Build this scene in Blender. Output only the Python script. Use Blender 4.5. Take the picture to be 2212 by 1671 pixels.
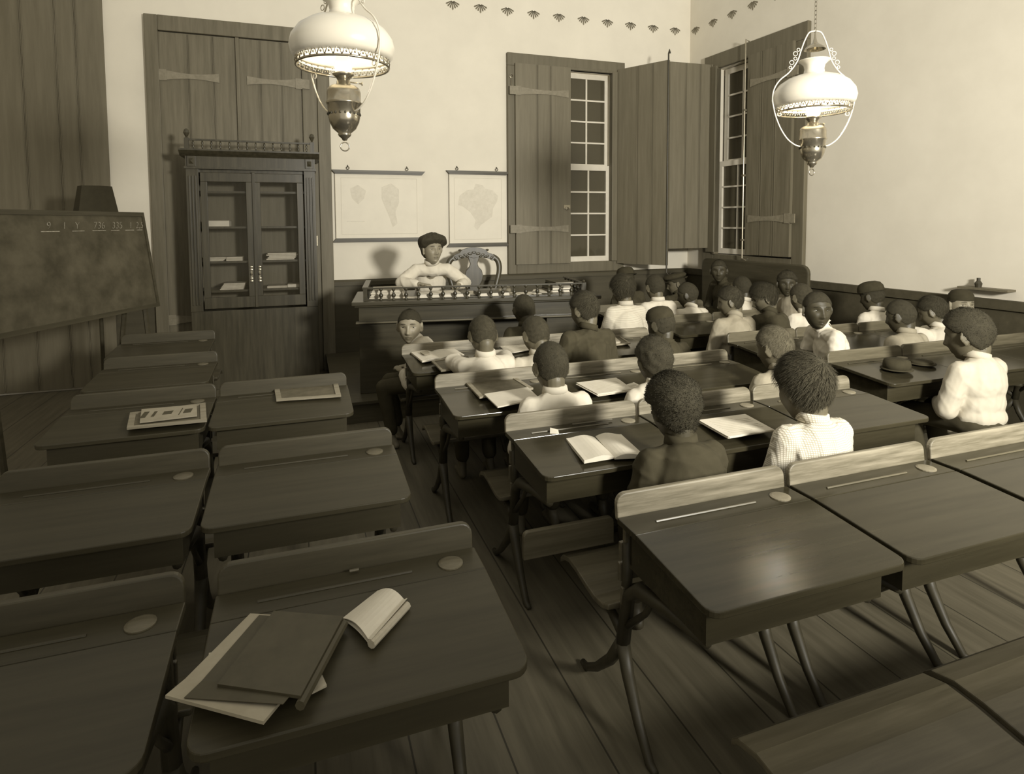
import bpy, math, random
import numpy as np
from mathutils import Vector, Matrix, noise
random.seed(7); np.random.seed(7)
PI = math.pi
for o in list(bpy.data.objects): bpy.data.objects.remove(o)
scn = bpy.context.scene
COL = scn.collection

# ------------------------------------------------------------ camera
CZ = 1.5
F_PX, CX, CY = 1310.49, 1112.0, 563.08
YAW, PITCH, ROLL = .340267, .0625442, -.0052663
_fw = Vector((math.sin(YAW)*math.cos(PITCH), math.cos(YAW)*math.cos(PITCH), -math.sin(PITCH)))
_r0 = Vector((math.cos(YAW), -math.sin(YAW), 0)); _u0 = _r0.cross(_fw)
_r = math.cos(ROLL)*_r0 + math.sin(ROLL)*_u0
_u = -math.sin(ROLL)*_r0 + math.cos(ROLL)*_u0
cd = bpy.data.cameras.new('camera'); cam = bpy.data.objects.new('camera', cd); COL.objects.link(cam)
cd.sensor_fit = 'HORIZONTAL'; cd.sensor_width = 36; cd.lens = F_PX/2212*36
cd.shift_x = (1106-CX)/2212; cd.shift_y = (CY-835.5)/2212; cd.clip_start = .02
M = Matrix((_r, _u, -_fw)).transposed().to_4x4(); M.translation = (0, 0, CZ); cam.matrix_world = M
scn.camera = cam

# ------------------------------------------------------------ world, lights, exposure
w = bpy.data.worlds.new('world'); scn.world = w; w.use_nodes = True
w.node_tree.nodes['Background'].inputs[0].default_value = (1.0, .95, .82, 1)
w.node_tree.nodes['Background'].inputs[1].default_value = .62
scn.view_settings.view_transform = 'Standard'; scn.view_settings.look = 'None'
scn.view_settings.exposure = 0.0; scn.view_settings.gamma = 1.0; scn.view_settings.use_curve_mapping = False
def point_light(name, loc, watt, rad, col=(1, .95, .84)):
    l = bpy.data.lights.new(name, 'POINT'); l.energy = watt; l.shadow_soft_size = rad; l.color = col
    o = bpy.data.objects.new(name, l); o.location = loc; COL.objects.link(o); return o
fl = bpy.data.lights.new('flash_light', 'SPOT'); fl.energy = 1750; fl.shadow_soft_size = .28; fl.color = (1, .965, .88); fl.spot_size = math.radians(106); fl.spot_blend = 1.0
flo = bpy.data.objects.new('flash_light', fl); COL.objects.link(flo); flo.location = (2.3, -1.4, 2.25)
flo.rotation_euler = (Vector((2.8, 6.5, 2.5))-flo.location).to_track_quat('-Z', 'Y').to_euler()
point_light('lamp_flame_light', (.18, 2.54, 2.06), 28, .03)
point_light('lamp_flame_light', (2.55, 2.51, 2.01), 75, .03)

# ------------------------------------------------------------ pixel -> point on a plane (layout was read off the photo)
def ray(px, py): return _fw*F_PX + _r*(px-CX) - _u*(py-CY)
O0 = Vector((0, 0, CZ))
def at_z(px, py, z): d = ray(px, py); return O0 + d*((z-CZ)/d.z)
def at_y(px, py, y): d = ray(px, py); return O0 + d*(y/d.y)

# ------------------------------------------------------------ materials
MATS = {}
def tone(v):                      # warm grey of tone v
    t = min(1, max(0, v/.7)); return (v, v*(.86+.07*t), v*(.41+.36*t**.5), 1)
def newmat(name):
    m = bpy.data.materials.new(name); m.use_nodes = True; MATS[name] = m
    return m, m.node_tree.nodes, m.node_tree.links, m.node_tree.nodes['Principled BSDF']
def coords(N, L, scale=(1, 1, 1), rot=(0, 0, 0)):
    tc = N.new('ShaderNodeTexCoord'); mp = N.new('ShaderNodeMapping'); mp.inputs['Scale'].default_value = scale
    mp.inputs['Rotation'].default_value = rot
    L.new(tc.outputs['Object'], mp.inputs['Vector']); return mp.outputs['Vector']
def noisetex(N, L, vec, s, d=4, r=.6):
    n = N.new('ShaderNodeTexNoise'); n.inputs['Scale'].default_value = s; n.inputs['Detail'].default_value = d
    n.inputs['Roughness'].default_value = r; L.new(vec, n.inputs['Vector']); return n.outputs['Fac']
def ramp(N, L, fac, a, b, p0=.3, p1=.7):
    r = N.new('ShaderNodeValToRGB'); r.color_ramp.elements[0].position = p0; r.color_ramp.elements[1].position = p1
    r.color_ramp.elements[0].color = a; r.color_ramp.elements[1].color = b; L.new(fac, r.inputs[0]); return r.outputs[0]
def bump(N, L, B, h, st=.2, dist=.002):
    b = N.new('ShaderNodeBump'); b.inputs['Strength'].default_value = st; b.inputs['Distance'].default_value = dist
    L.new(h, b.inputs['Height']); L.new(b.outputs[0], B.inputs['Normal'])
def plain(name, v, rough=.6, var=.15, scale=8, spec=.4, bst=0):
    m, N, L, B = newmat(name)
    f = noisetex(N, L, coords(N, L), scale)
    L.new(ramp(N, L, f, tone(v*(1-var)), tone(v*(1+var))), B.inputs['Base Color'])
    B.inputs['Roughness'].default_value = rough; B.inputs['Specular IOR Level'].default_value = spec
    if bst: bump(N, L, B, noisetex(N, L, coords(N, L), scale*6), bst)
    return m
def wood(name, v0, v1, rough=.4, axis=0, spec=.5, sc=1.0, p0=.35, p1=.7, bst=.15, streak=14):
    m, N, L, B = newmat(name)
    s = [streak*sc]*3; s[axis] = .9*sc
    f = noisetex(N, L, coords(N, L, s), 2.2, 6, .65)
    L.new(ramp(N, L, f, tone(v0), tone(v1), p0, p1), B.inputs['Base Color'])
    B.inputs['Roughness'].default_value = rough; B.inputs['Specular IOR Level'].default_value = spec
    bump(N, L, B, f, bst, .001); return m
wood('varnish', .030, .046, .17, 0, .36, bst=.06)
wood('varnish_left', .042, .058, .42, 0, .25)
wood('board_pale', .11, .30, .5, 0, .35, 1.3)
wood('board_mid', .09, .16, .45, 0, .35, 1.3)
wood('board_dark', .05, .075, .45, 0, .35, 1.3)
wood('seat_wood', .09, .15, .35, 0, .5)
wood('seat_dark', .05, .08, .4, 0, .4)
wood('cabinet_wood', .04, .075, .32, 2, .5)
wood('desk_wood', .034, .056, .3, 0, .5)
wood('chair_wood', .045, .09, .38, 2, .5)
wood('rod_wood', .05, .09, .45, 0, .4)
wood('slate_frame', .22, .36, .6, 0, .3)
wood('bench_wood', .05, .075, .5, 1, .3)
wood('shutter_paint', .145, .185, .55, 2, .35, .8)
wood('door_paint', .12, .18, .55, 2, .35, .8)
wood('frame_paint', .12, .155, .55, 2, .35, .8)
wood('dado_paint', .062, .085, .6, 0, .3, .5)
plain('iron', .045, .5, .2, 20)
plain('metal', .34, .3, .1, 30); MATS['metal'].node_tree.nodes['Principled BSDF'].inputs['Metallic'].default_value = .7
plain('brass', .42, .22, .08, 20); MATS['brass'].node_tree.nodes['Principled BSDF'].inputs['Metallic'].default_value = .9
plain('strap_metal', .215, .5, .15, 25)
plain('sash_white', .66, .5, .05, 12)
plain('wall_white', .72, .9, .035, 3, .1, .08)
plain('wall_shade', .70, .9, .035, 3, .1, .08)
plain('ceiling_white', .5, .9, .03, 2, .1)
plain('map_paper', .74, .8, .03, 6, .2)
plain('map_land', .655, .8, .06, 30, .2)
plain('map_ink', .45, .8, .1, 60, .2)
plain('frieze_paint', .22, .8, .1, 60, .2)
plain('chalk', .5, .9, .3, 80, .1)
plain('slate_stone', .13, .6, .25, 18, .3)
plain('blackboard', .09, .75, .35, 7, .25)
plain('paper', .66, .85, .04, 20, .15)
plain('paper_grey', .36, .8, .1, 14, .2)
plain('paper_old', .45, .8, .14, 40, .2)
plain('ink', .09, .7, .1, 30, .2)
plain('book_dark', .07, .5, .15, 20, .3)
plain('shade_dark', .055, .7, .1, 20, .2)
plain('skin_dark', .055, .5, .08, 30, .4)
plain('lip_dark', .045, .45, .08, 30, .4)
plain('skin_mid', .12, .5, .08, 30, .4)
plain('lip_mid', .08, .45, .08, 30, .4)
plain('skin_light', .26, .5, .06, 30, .4)
plain('lip_light', .16, .45, .06, 30, .4)
plain('hair_black', .045, .55, .2, 60, .35)
plain('hair_brown', .055, .5, .25, 60, .4)
plain('hair_light', .11, .5, .25, 60, .4)
for h_ in ('hair_black', 'hair_brown', 'hair_light'):
    m_ = MATS[h_]; N_, L_ = m_.node_tree.nodes, m_.node_tree.links; B_ = N_['Principled BSDF']; B_.inputs['Roughness'].default_value = .7; B_.inputs['Specular IOR Level'].default_value = .25
    bump(N_, L_, B_, noisetex(N_, L_, coords(N_, L_), 420, 3), .9, .004)
plain('eye_white', .62, .3, .02, 20, .5)
plain('eye_iris', .03, .15, .02, 20, .6)
plain('cloth_white', .6, .85, .04, 12, .15, .15)
plain('cloth_cream', .5, .85, .06, 12, .15, .15)
plain('cloth_grey', .3, .85, .1, 14, .15, .15)
plain('cloth_dark', .055, .9, .12, 14, .15, .2)
plain('cloth_black', .05, .9, .12, 14, .15, .2)
plain('felt', .045, .9, .15, 25, .15)
def opal(name, v, e):
    m, N, L, B = newmat(name); B.inputs['Base Color'].default_value = tone(v); B.inputs['Roughness'].default_value = .25
    B.inputs['Emission Color'].default_value = (1, .93, .74, 1); B.inputs['Emission Strength'].default_value = e; return m
opal('opal_glass', .66, .07)
def glass(name, v, al, rough=.05):
    m, N, L, B = newmat(name); B.inputs['Base Color'].default_value = tone(v); B.inputs['Roughness'].default_value = rough
    B.inputs['Alpha'].default_value = al; B.inputs['Specular IOR Level'].default_value = .5; return m
glass('pane_glass', .10, .7); glass('cabinet_glass', .12, .12); glass('chimney_glass', .7, .25); glass('ink_glass', .3, .6)
def pattern(name, a, b, fx, fz, mode):
    m, N, L, B = newmat(name)
    tc = N.new('ShaderNodeTexCoord'); sp = N.new('ShaderNodeSeparateXYZ'); L.new(tc.outputs['Object'], sp.inputs[0])
    def wave(out, f):
        mu = N.new('ShaderNodeMath'); mu.operation = 'MULTIPLY'; mu.inputs[1].default_value = f; L.new(out, mu.inputs[0])
        s = N.new('ShaderNodeMath'); s.operation = 'SINE'; L.new(mu.outputs[0], s.inputs[0]); return s.outputs[0]
    wz = wave(sp.outputs['Z'], fz)
    if mode == 'check':
        wx = wave(sp.outputs['X'], fx); mx = N.new('ShaderNodeMath'); mx.operation = 'MAXIMUM'
        L.new(wx, mx.inputs[0]); L.new(wz, mx.inputs[1]); src = mx.outputs[0]
    else: src = wz
    L.new(ramp(N, L, src, tone(a), tone(b), .45, .75), B.inputs['Base Color']); B.inputs['Roughness'].default_value = .85
    B.inputs['Specular IOR Level'].default_value = .1
pattern('gingham', .72, .40, 900, 900, 'check')
pattern('fine_stripe', .62, .26, 700, 900, 'stripe')
def floor_mat():
    m, N, L, B = newmat('floor_planks')
    f = noisetex(N, L, coords(N, L, (12, .8, 1)), 2.2, 6)
    base = ramp(N, L, f, tone(.085), tone(.15))
    tc = N.new('ShaderNodeTexCoord'); sp = N.new('ShaderNodeSeparateXYZ'); L.new(tc.outputs['Object'], sp.inputs[0])
    mu = N.new('ShaderNodeMath'); mu.operation = 'MULTIPLY'; mu.inputs[1].default_value = 1/.26; L.new(sp.outputs['X'], mu.inputs[0])
    fr = N.new('ShaderNodeMath'); fr.operation = 'FRACT'; L.new(mu.outputs[0], fr.inputs[0])
    lt = N.new('ShaderNodeMath'); lt.operation = 'LESS_THAN'; lt.inputs[1].default_value = .022; L.new(fr.outputs[0], lt.inputs[0])
    mx = N.new('ShaderNodeMixRGB'); mx.inputs[2].default_value = tone(.035); L.new(lt.outputs[0], mx.inputs[0]); L.new(base, mx.inputs[1])
    L.new(mx.outputs[0], B.inputs['Base Color']); B.inputs['Roughness'].default_value = .6
floor_mat()

# ------------------------------------------------------------ mesh helpers
def world_of(o):                    # location and rotation through all parents
    m = Matrix.LocRotScale(o.location, o.rotation_euler, None)
    return world_of(o.parent) @ m if o.parent else m
class MB:
    def __init__(s): s.V = []; s.F = []; s.I = []; s.mi = 0
    def add(s, V, Fs):
        b = len(s.V); s.V += [tuple(v) for v in V]; s.F += [tuple(i+b for i in f) for f in Fs]; s.I += [s.mi]*len(Fs)
    def box(s, x0, x1, y0, y1, z0, z1, T=None):
        V = [Vector((x, y, z)) for z in (z0, z1) for x, y in ((x0, y0), (x1, y0), (x1, y1), (x0, y1))]
        if T: V = [T @ v for v in V]
        s.add(V, [(0, 3, 2, 1), (4, 5, 6, 7), (0, 1, 5, 4), (1, 2, 6, 5), (2, 3, 7, 6), (3, 0, 4, 7)])
    def hexa(s, bot, top):          # two matching loops
        n = len(bot); s.add(list(bot)+list(top), [tuple(range(n-1, -1, -1)), tuple(range(n, 2*n))] + [(i, (i+1) % n, n+(i+1) % n, n+i) for i in range(n)])
    def prism(s, pts, a, b, ax='x'):
        if ax == 'x': A = [(a, p, q) for p, q in pts]; B = [(b, p, q) for p, q in pts]
        elif ax == 'y': A = [(p, b, q) for p, q in pts]; B = [(p, a, q) for p, q in pts]
        else: A = [(p, q, a) for p, q in pts]; B = [(p, q, b) for p, q in pts]
        s.hexa(A, B)
    def tube(s, pts, r, n=8, closed=False, flat=1.0):
        pts = [Vector(p) for p in pts]; m = len(pts); rs = r if isinstance(r, (list, tuple)) else [r]*m
        V = []; up = Vector((0, 0, 1)); px_ = None
        for i, p in enumerate(pts):
            a = pts[(i-1) % m] if (i or closed) else p; b = pts[(i+1) % m] if (i < m-1 or closed) else p
            t = (b-a).normalized()
            if px_ is None:
                x = t.cross(up)
                if x.length < .15: x = t.cross(Vector((0, 1, 0)))
            else: x = px_-t*px_.dot(t)
            x.normalize(); px_ = x; y = x.cross(t)
            for k in range(n):
                an = 2*PI*k/n; V.append(p + (x*math.cos(an) + y*math.sin(an)*flat)*rs[i])
        Fs = []
        for i in range(m if closed else m-1):
            j = (i+1) % m
            for k in range(n): Fs.append((i*n+k, i*n+(k+1) % n, j*n+(k+1) % n, j*n+k))
        if not closed: Fs += [tuple(range(n-1, -1, -1)), tuple((m-1)*n+k for k in range(n))]
        s.add(V, Fs)
    def lathe(s, prof, c=(0, 0, 0), n=24, close=True):
        V = []; m = len(prof)
        for r, z in prof:
            for k in range(n):
                a = 2*PI*k/n; V.append((c[0]+r*math.cos(a), c[1]+r*math.sin(a), c[2]+z))
        Fs = [(i*n+k, i*n+(k+1) % n, (i+1)*n+(k+1) % n, (i+1)*n+k) for i in range(m-1) for k in range(n)]
        if close: Fs += [tuple(range(n-1, -1, -1)), tuple((m-1)*n+k for k in range(n))]
        s.add(V, Fs)
    def torus(s, c, R, r, n=24, k=6, ax='z'):
        c = Vector(c)
        def P(a): return c + (Vector((math.cos(a), math.sin(a), 0)) if ax == 'z' else Vector((math.cos(a), 0, math.sin(a))) if ax == 'y' else Vector((0, math.cos(a), math.sin(a))))*R
        s.tube([P(2*PI*i/n) for i in range(n)], r, k, True)
    def ell(s, c, r, T=None, n=16, m=10):
        V = []; c = Vector(c)
        for i in range(m+1):
            th = PI*i/m
            if i in (0, m): P = [Vector((0, 0, r[2]*math.cos(th)))]
            else: P = [Vector((r[0]*math.sin(th)*math.cos(2*PI*k/n), r[1]*math.sin(th)*math.sin(2*PI*k/n), r[2]*math.cos(th))) for k in range(n)]
            V += [(T @ p if T else p)+c for p in P]
        Fs = [(0, 1+k, 1+(k+1) % n) for k in range(n)]
        for i in range(m-2):
            a = 1+i*n; Fs += [(a+k, a+n+k, a+n+(k+1) % n, a+(k+1) % n) for k in range(n)]
        a = 1+(m-2)*n; e = len(V)-1; Fs += [(a+k, e, a+(k+1) % n) for k in range(n)]
        s.add(V, Fs)
    def cap(s, p0, r0, p1, r1, n=14):  # round ended tapered limb
        p0 = Vector(p0); p1 = Vector(p1); t = (p1-p0)
        L = t.length
        if L < 1e-6: return s.ell(p0, (r0, r0, r0))
        t /= L; pts = []; rs = []
        for a in (80, 55, 25): a = math.radians(a); pts.append(p0-t*r0*math.sin(a)); rs.append(r0*math.cos(a))
        for q in (0, .33, .67, 1): pts.append(p0+t*L*q); rs.append(r0+(r1-r0)*q)
        for a in (25, 55, 80): a = math.radians(a); pts.append(p1+t*r1*math.sin(a)); rs.append(r1*math.cos(a))
        s.tube(pts, rs, n)
    def chain(s, pts, rs):
        for i in range(len(pts)-1): s.cap(pts[i], rs[i], pts[i+1], rs[i+1])
    def build(s, name, mats, parent=None, world=False, smooth=False, bevel=0, base=False):
        me = bpy.data.meshes.new(name); V = s.V; off = None
        if world and parent: off = world_of(parent).inverted()
        if off: V = [off @ Vector(v) for v in V]
        o_loc = None
        if base:
            a = np.array(V); o_loc = ((a[:, 0].min()+a[:, 0].max())/2, (a[:, 1].min()+a[:, 1].max())/2, a[:, 2].min())
            V = [(v[0]-o_loc[0], v[1]-o_loc[1], v[2]-o_loc[2]) for v in V]
        me.from_pydata([tuple(v) for v in V], [], s.F)
        if isinstance(mats, str): mats = [mats]
        for m in mats: me.materials.append(MATS[m])
        if len(mats) > 1: me.polygons.foreach_set('material_index', s.I)
        if smooth: me.polygons.foreach_set('use_smooth', [True]*len(me.polygons))
        me.update()
        o = bpy.data.objects.new(name, me); COL.objects.link(o)
        if parent: o.parent = parent
        if o_loc: o.location = o_loc
        if bevel:
            b = o.modifiers.new('bevel', 'BEVEL'); b.width = bevel; b.segments = 2; b.limit_method = 'ANGLE'
        return o
def tag(o, label=None, cat=None, group=None, kind=None):
    if label: o['label'] = label
    if cat: o['category'] = cat
    if group: o['group'] = group
    if kind: o['kind'] = kind
    return o
def thing(name, label, cat, loc=(0, 0, 0), rz=0, group=None, kind=None):
    o = bpy.data.objects.new(name, None); o.empty_display_size = .05; COL.objects.link(o); o.location = loc; o.rotation_euler = (0, 0, rz)
    return tag(o, label, cat, group, kind)
def struct(name, mb, m, **k): return tag(mb.build(name, m, **k), kind='structure')
def kids(o): return [c for c in COL.objects if c.parent == o]
def dup(o, parent=None):
    c = o.copy(); COL.objects.link(c)
    if parent: c.parent = parent
    for k in kids(o): dup(k, c)
    return c
def Tm(loc, rz=0, rx=0, ry=0):
    from mathutils import Euler
    return Matrix.LocRotScale(Vector(loc), Euler((rx, ry, rz)), None)
def round_rect(x0, x1, y0, y1, r, which=(1, 1, 1, 1), n=5):
    P = []
    for (cx, cy, a0, f) in ((x0, y0, PI, which[0]), (x1, y0, 1.5*PI, which[1]), (x1, y1, 0, which[2]), (x0, y1, .5*PI, which[3])):
        rr = r*f
        if rr <= 0: P.append((cx, cy)); continue
        ccx = cx+rr if cx == x0 else cx-rr; ccy = cy+rr if cy == y0 else cy-rr
        for i in range(n+1):
            a = a0+.5*PI*i/n; P.append((ccx+rr*math.cos(a), ccy+rr*math.sin(a)))
    return P

# ------------------------------------------------------------ room
D = 6.5; HT = 4.3
b = MB(); b.box(-3.2, 6.2, -2.2, 6.9, -.05, 0); struct('floor', b, 'floor_planks')
for i_, yy in enumerate((2.52, -.6)): b = MB(); b.box(-3.0, 5.3, yy-.1, yy+.1, HT, HT+.2); struct('trim_%d' % (i_+5), b, 'ceiling_white')
W1 = (2.97-.66, 3.52, 1.04, 3.24)       # opening in the back wall
b = MB()
b.box(-3.2, W1[0], D, D+.3, 0, HT); b.box(W1[1], 4.9, D, D+.3, 0, HT); b.box(W1[0], W1[1], D, D+.3, 0, W1[2]); b.box(W1[0], W1[1], D, D+.3, W1[3], HT)
struct('wall_back', b, 'wall_white')
ANG = math.atan2(.21, 3.4)
RWT = Matrix(((math.sin(ANG), -math.cos(ANG), 0, 4.62), (-math.cos(ANG), -math.sin(ANG), 0, 6.5), (0, 0, 1, 0), (0, 0, 0, 1)))   # (u along the wall, n into the room, z)
U2 = (.52, 1.64, 1.12, 3.27)
class RB(MB):                           # boxes in right wall coordinates
    def rb(s, u0, u1, n0, n1, z0, z1): s.box(u0, u1, n0, n1, z0, z1, RWT)
b = RB()
b.rb(-.3, U2[0], -.3, 0, 0, HT); b.rb(U2[1], 8.8, -.3, 0, 0, HT); b.rb(U2[0], U2[1], -.3, 0, 0, U2[2]); b.rb(U2[0], U2[1], -.3, 0, U2[3], HT)
struct('wall_right', b, 'wall_shade')
b = MB(); b.box(-3.0, -2.8, -2.2, 6.5, 0, HT); struct('wall_left', b, 'wall_white')
# dark dado
b = MB(); b.box(.32, 4.6, D-.02, D, 0, .86); b.box(-1.62, -1.29, D-.02, D, 0, .86); struct('baseboard_back', b, 'dado_paint')
b = MB(); b.prism([(D-.045, .86), (D, .86), (D, .92), (D-.03, .92), (D-.045, .9)], .32, 4.6, 'x'); struct('trim_1', b, 'dado_paint')
b = RB(); b.rb(.02, 8.6, 0, .02, 0, .85); struct('baseboard_right', b, 'dado_paint')
b = RB(); b.rb(.04, 8.6, 0, .045, .85, .92); struct('trim_2', b, 'dado_paint')
# painted frieze of fans under the ceiling
b = MB()
def fan(b, f, s=1.0):
    for k in range(-3, 4):
        a = k*.36; l = (.085 if k else .1)*s
        for q in (-.25, 0, .25):
            aa = a+q*.3; p = [(math.sin(aa)*.012, -math.cos(aa)*.012), (math.sin(aa)*l*(1-abs(q)*.3), -math.cos(aa)*l*(1-abs(q)*.3))]
            dx = math.cos(aa)*.0035; dz = math.sin(aa)*.0035
            Q = [(p[0][0]-dx*.5, p[0][1]-dz*.5), (p[1][0]-dx, p[1][1]-dz), (p[1][0]+dx, p[1][1]+dz), (p[0][0]+dx*.5, p[0][1]+dz*.5)]
            b.hexa([f(u, z, .0005) for u, z in Q], [f(u, z, .002) for u, z in Q])
for i in range(10):
    fan(b, lambda u, z, n, i=i: Vector((4.4-i*.31+u, D-n, 3.88+z)))
tag(b.build('trim_3', 'frieze_paint'), kind='structure')
b = MB()
for i in range(8): fan(b, lambda u, z, n, i=i: RWT @ Vector((.1+i*.31+u, n, 3.88+z)))
tag(b.build('trim_4', 'frieze_paint'), kind='structure')

# ------------------------------------------------------------ windows
def sash(b, P, x0, x1, z0, z1, rows, top=.06, side=.05, bot=.06, bar=.018):
    P(b, x0, x1, z1-top, z1); P(b, x0, x1, z0, z0+bot); P(b, x0, x0+side, z0+bot, z1-top); P(b, x1-side, x1, z0+bot, z1-top)
    xm = (x0+x1)/2; P(b, xm-bar/2, xm+bar/2, z0+bot, z1-top)
    h = (z1-top-z0-bot)/rows
    for i in range(1, rows): z = z0+bot+h*i; P(b, x0+side, x1-side, z-bar/2, z+bar/2)
def strap(b, T, L, z, flip=1):       # a tapering strap hinge in leaf coordinates (x along leaf, y = face)
    for a, c, h0, h1 in ((-.07, .0, .045, .045), (0, .06, .05, .05)):
        b.box(a*flip if flip > 0 else -c, c if flip > 0 else -a, 0, .012, z-h0, z+h1, T)
    n = 8
    for i in range(n):
        a = .06+(L-.06)*i/n; c = .06+(L-.06)*(i+1)/n; ha = .042-.02*math.sin(PI*i/n); hc = .042-.02*math.sin(PI*(i+1)/n)
        P = [(a, -ha), (c, -hc), (c, hc), (a, ha)]
        A = [T @ Vector((x*flip, .001, z+q)) for x, q in P]; B = [T @ Vector((x*flip, .008, z+q)) for x, q in P]
        b.hexa(A, B)
def plank_leaf(parent, name, T, W, z0, z1, grooves, m, t=.035, bead=True):
    """leaf in its own frame: x 0..W along the leaf, y face"""
    b = MB(); xs = [0]+list(grooves)+[W]; g = .006
    for i in range(len(xs)-1): b.box(xs[i]+(g if i else 0), xs[i+1]-(g if i < len(xs)-2 else 0), -t, 0, z0, z1, T)
    b.box(.004, W-.004, -t+.004, -.008, z0+.002, z1-.002, T)
    if bead:
        for x in grooves: b.box(x-.003, x+.003, -.012, -.001, z0, z1, T); b.box(x+.012, x+.016, -.002, .003, z0, z1, T); b.box(x-.016, x-.012, -.002, .003, z0, z1, T)
    return b.build(name, m, parent, world=True)

win = thing('window_1', None, None, (2.94, D, 0), kind='structure')
b = MB()
b.box(2.21, 3.68, D-.05, D, 3.24, 3.38); b.box(2.21, W1[0], D-.05, D, .92, 3.24); b.box(W1[1]+.02, 3.68, D-.05, D, .92, 3.24); b.box(W1[0], W1[1]+.02, D-.05, D, .92, 1.04)
b.box(W1[1]-.02, W1[1]+.05, D-.08, D, 1.04, 3.26); b.box(2.9, 3.56, D-.075, D, 3.24, 3.27)
b.build('window_frame', 'frame_paint', win, world=True, bevel=.006)
def PX(y0, y1): return lambda b, x0, x1, z0, z1: b.box(x0, x1, y0, y1, z0, z1)
b = MB(); sash(b, PX(D+.06, D+.1), W1[0], W1[1], 2.13, 3.24, 4); b.build('upper_sash', 'sash_white', win, world=True)
b = MB(); sash(b, PX(D+.0, D+.05), W1[0], W1[1]-.01, 1.04, 2.17, 4); b.build('lower_sash', 'sash_white', win, world=True)
# four light columns: the visible right half has its own two columns of panes
for nm, y0, y1, z0, z1 in (('upper_sash_bars', D+.065, D+.095, 2.17, 3.2), ('lower_sash_bars', D+.008, D+.045, 1.09, 2.12)):
    b = MB(); b.box(2.955, 3.0, y0, y1, z0, z1); b.box(3.222, 3.242, y0, y1, z0, z1); b.build(nm, 'sash_white', win, world=True)
b = MB(); b.box(W1[0], W1[1], D+.075, D+.08, 2.15, 3.2); b.box(W1[0], W1[1], D+.025, D+.03, 1.06, 2.15); b.build('window_glass', 'pane_glass', win, world=True)
b = MB(); b.box(2.2, 3.7, D+.29, D+.3, .9, 3.4); b.build('night_board', 'shade_dark', win, world=True)
TL = Tm((2.29, D-.052, 0), 0)      # left leaf closed, face to the room = -y  -> mirror with rotation
TL = Matrix(((1, 0, 0, 2.29), (0, -1, 0, D-.085), (0, 0, 1, 0), (0, 0, 0, 1)))
lf = plank_leaf(win, 'shutter', TL, .67, 1.03, 3.26, (.26, .42), 'shutter_paint')
for z in (2.96, 1.43): b = MB(); strap(b, TL, .64, z); b.build('strap_hinge', 'strap_metal', lf, world=True)
b = MB(); b.box(.58, .66, 0, .008, 1.66, 1.7, TL); b.torus(TL @ Vector((.62, .02, 1.66)), .018, .003, 12, 5, 'y'); b.build('latch', 'metal', lf, world=True)
b = MB(); b.torus((2.25, D-.065, 3.12), .02, .004, 12, 5, 'y'); b.tube([(2.25, D-.05, 3.1), (2.25, D-.08, 3.02), (2.26, D-.07, 2.98)], .004); b.build('hook', 'metal', win, world=True)
def leafT(p0, p1, side):
    d = Vector((p1[0]-p0[0], p1[1]-p0[1], 0)); W = d.length; d /= W; n = Vector((-d.y, d.x, 0))*side
    return Matrix(((d.x, n.x, 0, p0[0]), (d.y, n.y, 0, p0[1]), (0, 0, 1, 0), (0, 0, 0, 1))), W
T, W = leafT((3.575, 6.44), (3.895, 5.87), -1)
lf = plank_leaf(win, 'shutter', T, W, 1.01, 3.29, (.27, .46), 'shutter_paint')
b = MB()
for z in (1.3, 3.0): b.box(.02, W-.02, -.05, -.034, z-.04, z+.04, T)
b.build('back_batten', 'shutter_paint', lf, world=True)
b = MB(); p = T @ Vector((W, 0, 0)); b.tube([(p.x, p.y, .93), (p.x, p.y, 3.36), (p.x+.01, p.y, 3.4), (p.x+.02, p.y, 3.36)], .009); b.tube([(p.x, p.y, .93), (p.x+.02, p.y-.02, .9), (p.x+.04, p.y-.03, .93)], .006)
b.build('bolt_rod', 'iron', lf, world=True)

win = thing('window_2', None, None, tuple(RWT @ Vector((1.05, 0, 0))), kind='structure')
b = RB(); b.rb(.33, 1.8, 0, .05, 3.27, 3.44); b.rb(.33, U2[0], 0, .05, .92, 3.27); b.rb(U2[1]+.02, 1.8, 0, .05, .92, 3.27); b.rb(U2[0], U2[1]+.02, 0, .05, .92, U2[2])
b.rb(U2[0], U2[0]+.04, 0, .07, U2[2], 3.27); b.rb(.42, .56, 0, .08, 1.14, 3.3)
b.build('window_frame', 'frame_paint', win, world=True, bevel=.006)
def PU(n0, n1): return lambda b, x0, x1, z0, z1: b.rb(x0, x1, n0, n1, z0, z1)
b = RB(); sash(b, PU(-.1, -.06), U2[0]+.04, U2[1], 2.16, 3.26, 4); b.rb(.84, .86, -.1, -.06, 2.2, 3.22); b.rb(1.04, 1.08, -.1, -.06, 2.2, 3.22); b.build('upper_sash', 'sash_white', win, world=True)
b = RB(); sash(b, PU(-.05, -.0), U2[0]+.03, U2[1], 1.13, 2.2, 4); b.rb(.83, .85, -.04, -.01, 1.18, 2.16); b.rb(1.04, 1.08, -.04, -.01, 1.18, 2.16); b.build('lower_sash', 'sash_white', win, world=True)
b = RB(); b.rb(U2[0], U2[1], -.085, -.08, 2.2, 3.2); b.rb(U2[0], U2[1], -.03, -.025, 1.18, 2.2); b.build('window_glass', 'pane_glass', win, world=True)
b = RB(); b.rb(.45, 1.7, -.3, -.29, 1.0, 3.4); b.build('night_board', 'shade_dark', win, world=True)
T = RWT @ Tm((1.065, .085, 0))
lf = plank_leaf(win, 'shutter', T, .6, 1.14, 3.28, (.2, .38), 'door_paint')
T2 = RWT @ Tm((1.665, .085, 0))
for z in (2.98, 1.53): b = MB(); strap(b, T2, .56, z, -1); b.build('strap_hinge', 'strap_metal', lf, world=True)
p = RWT @ Vector((1.065, .12, 0))
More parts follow.
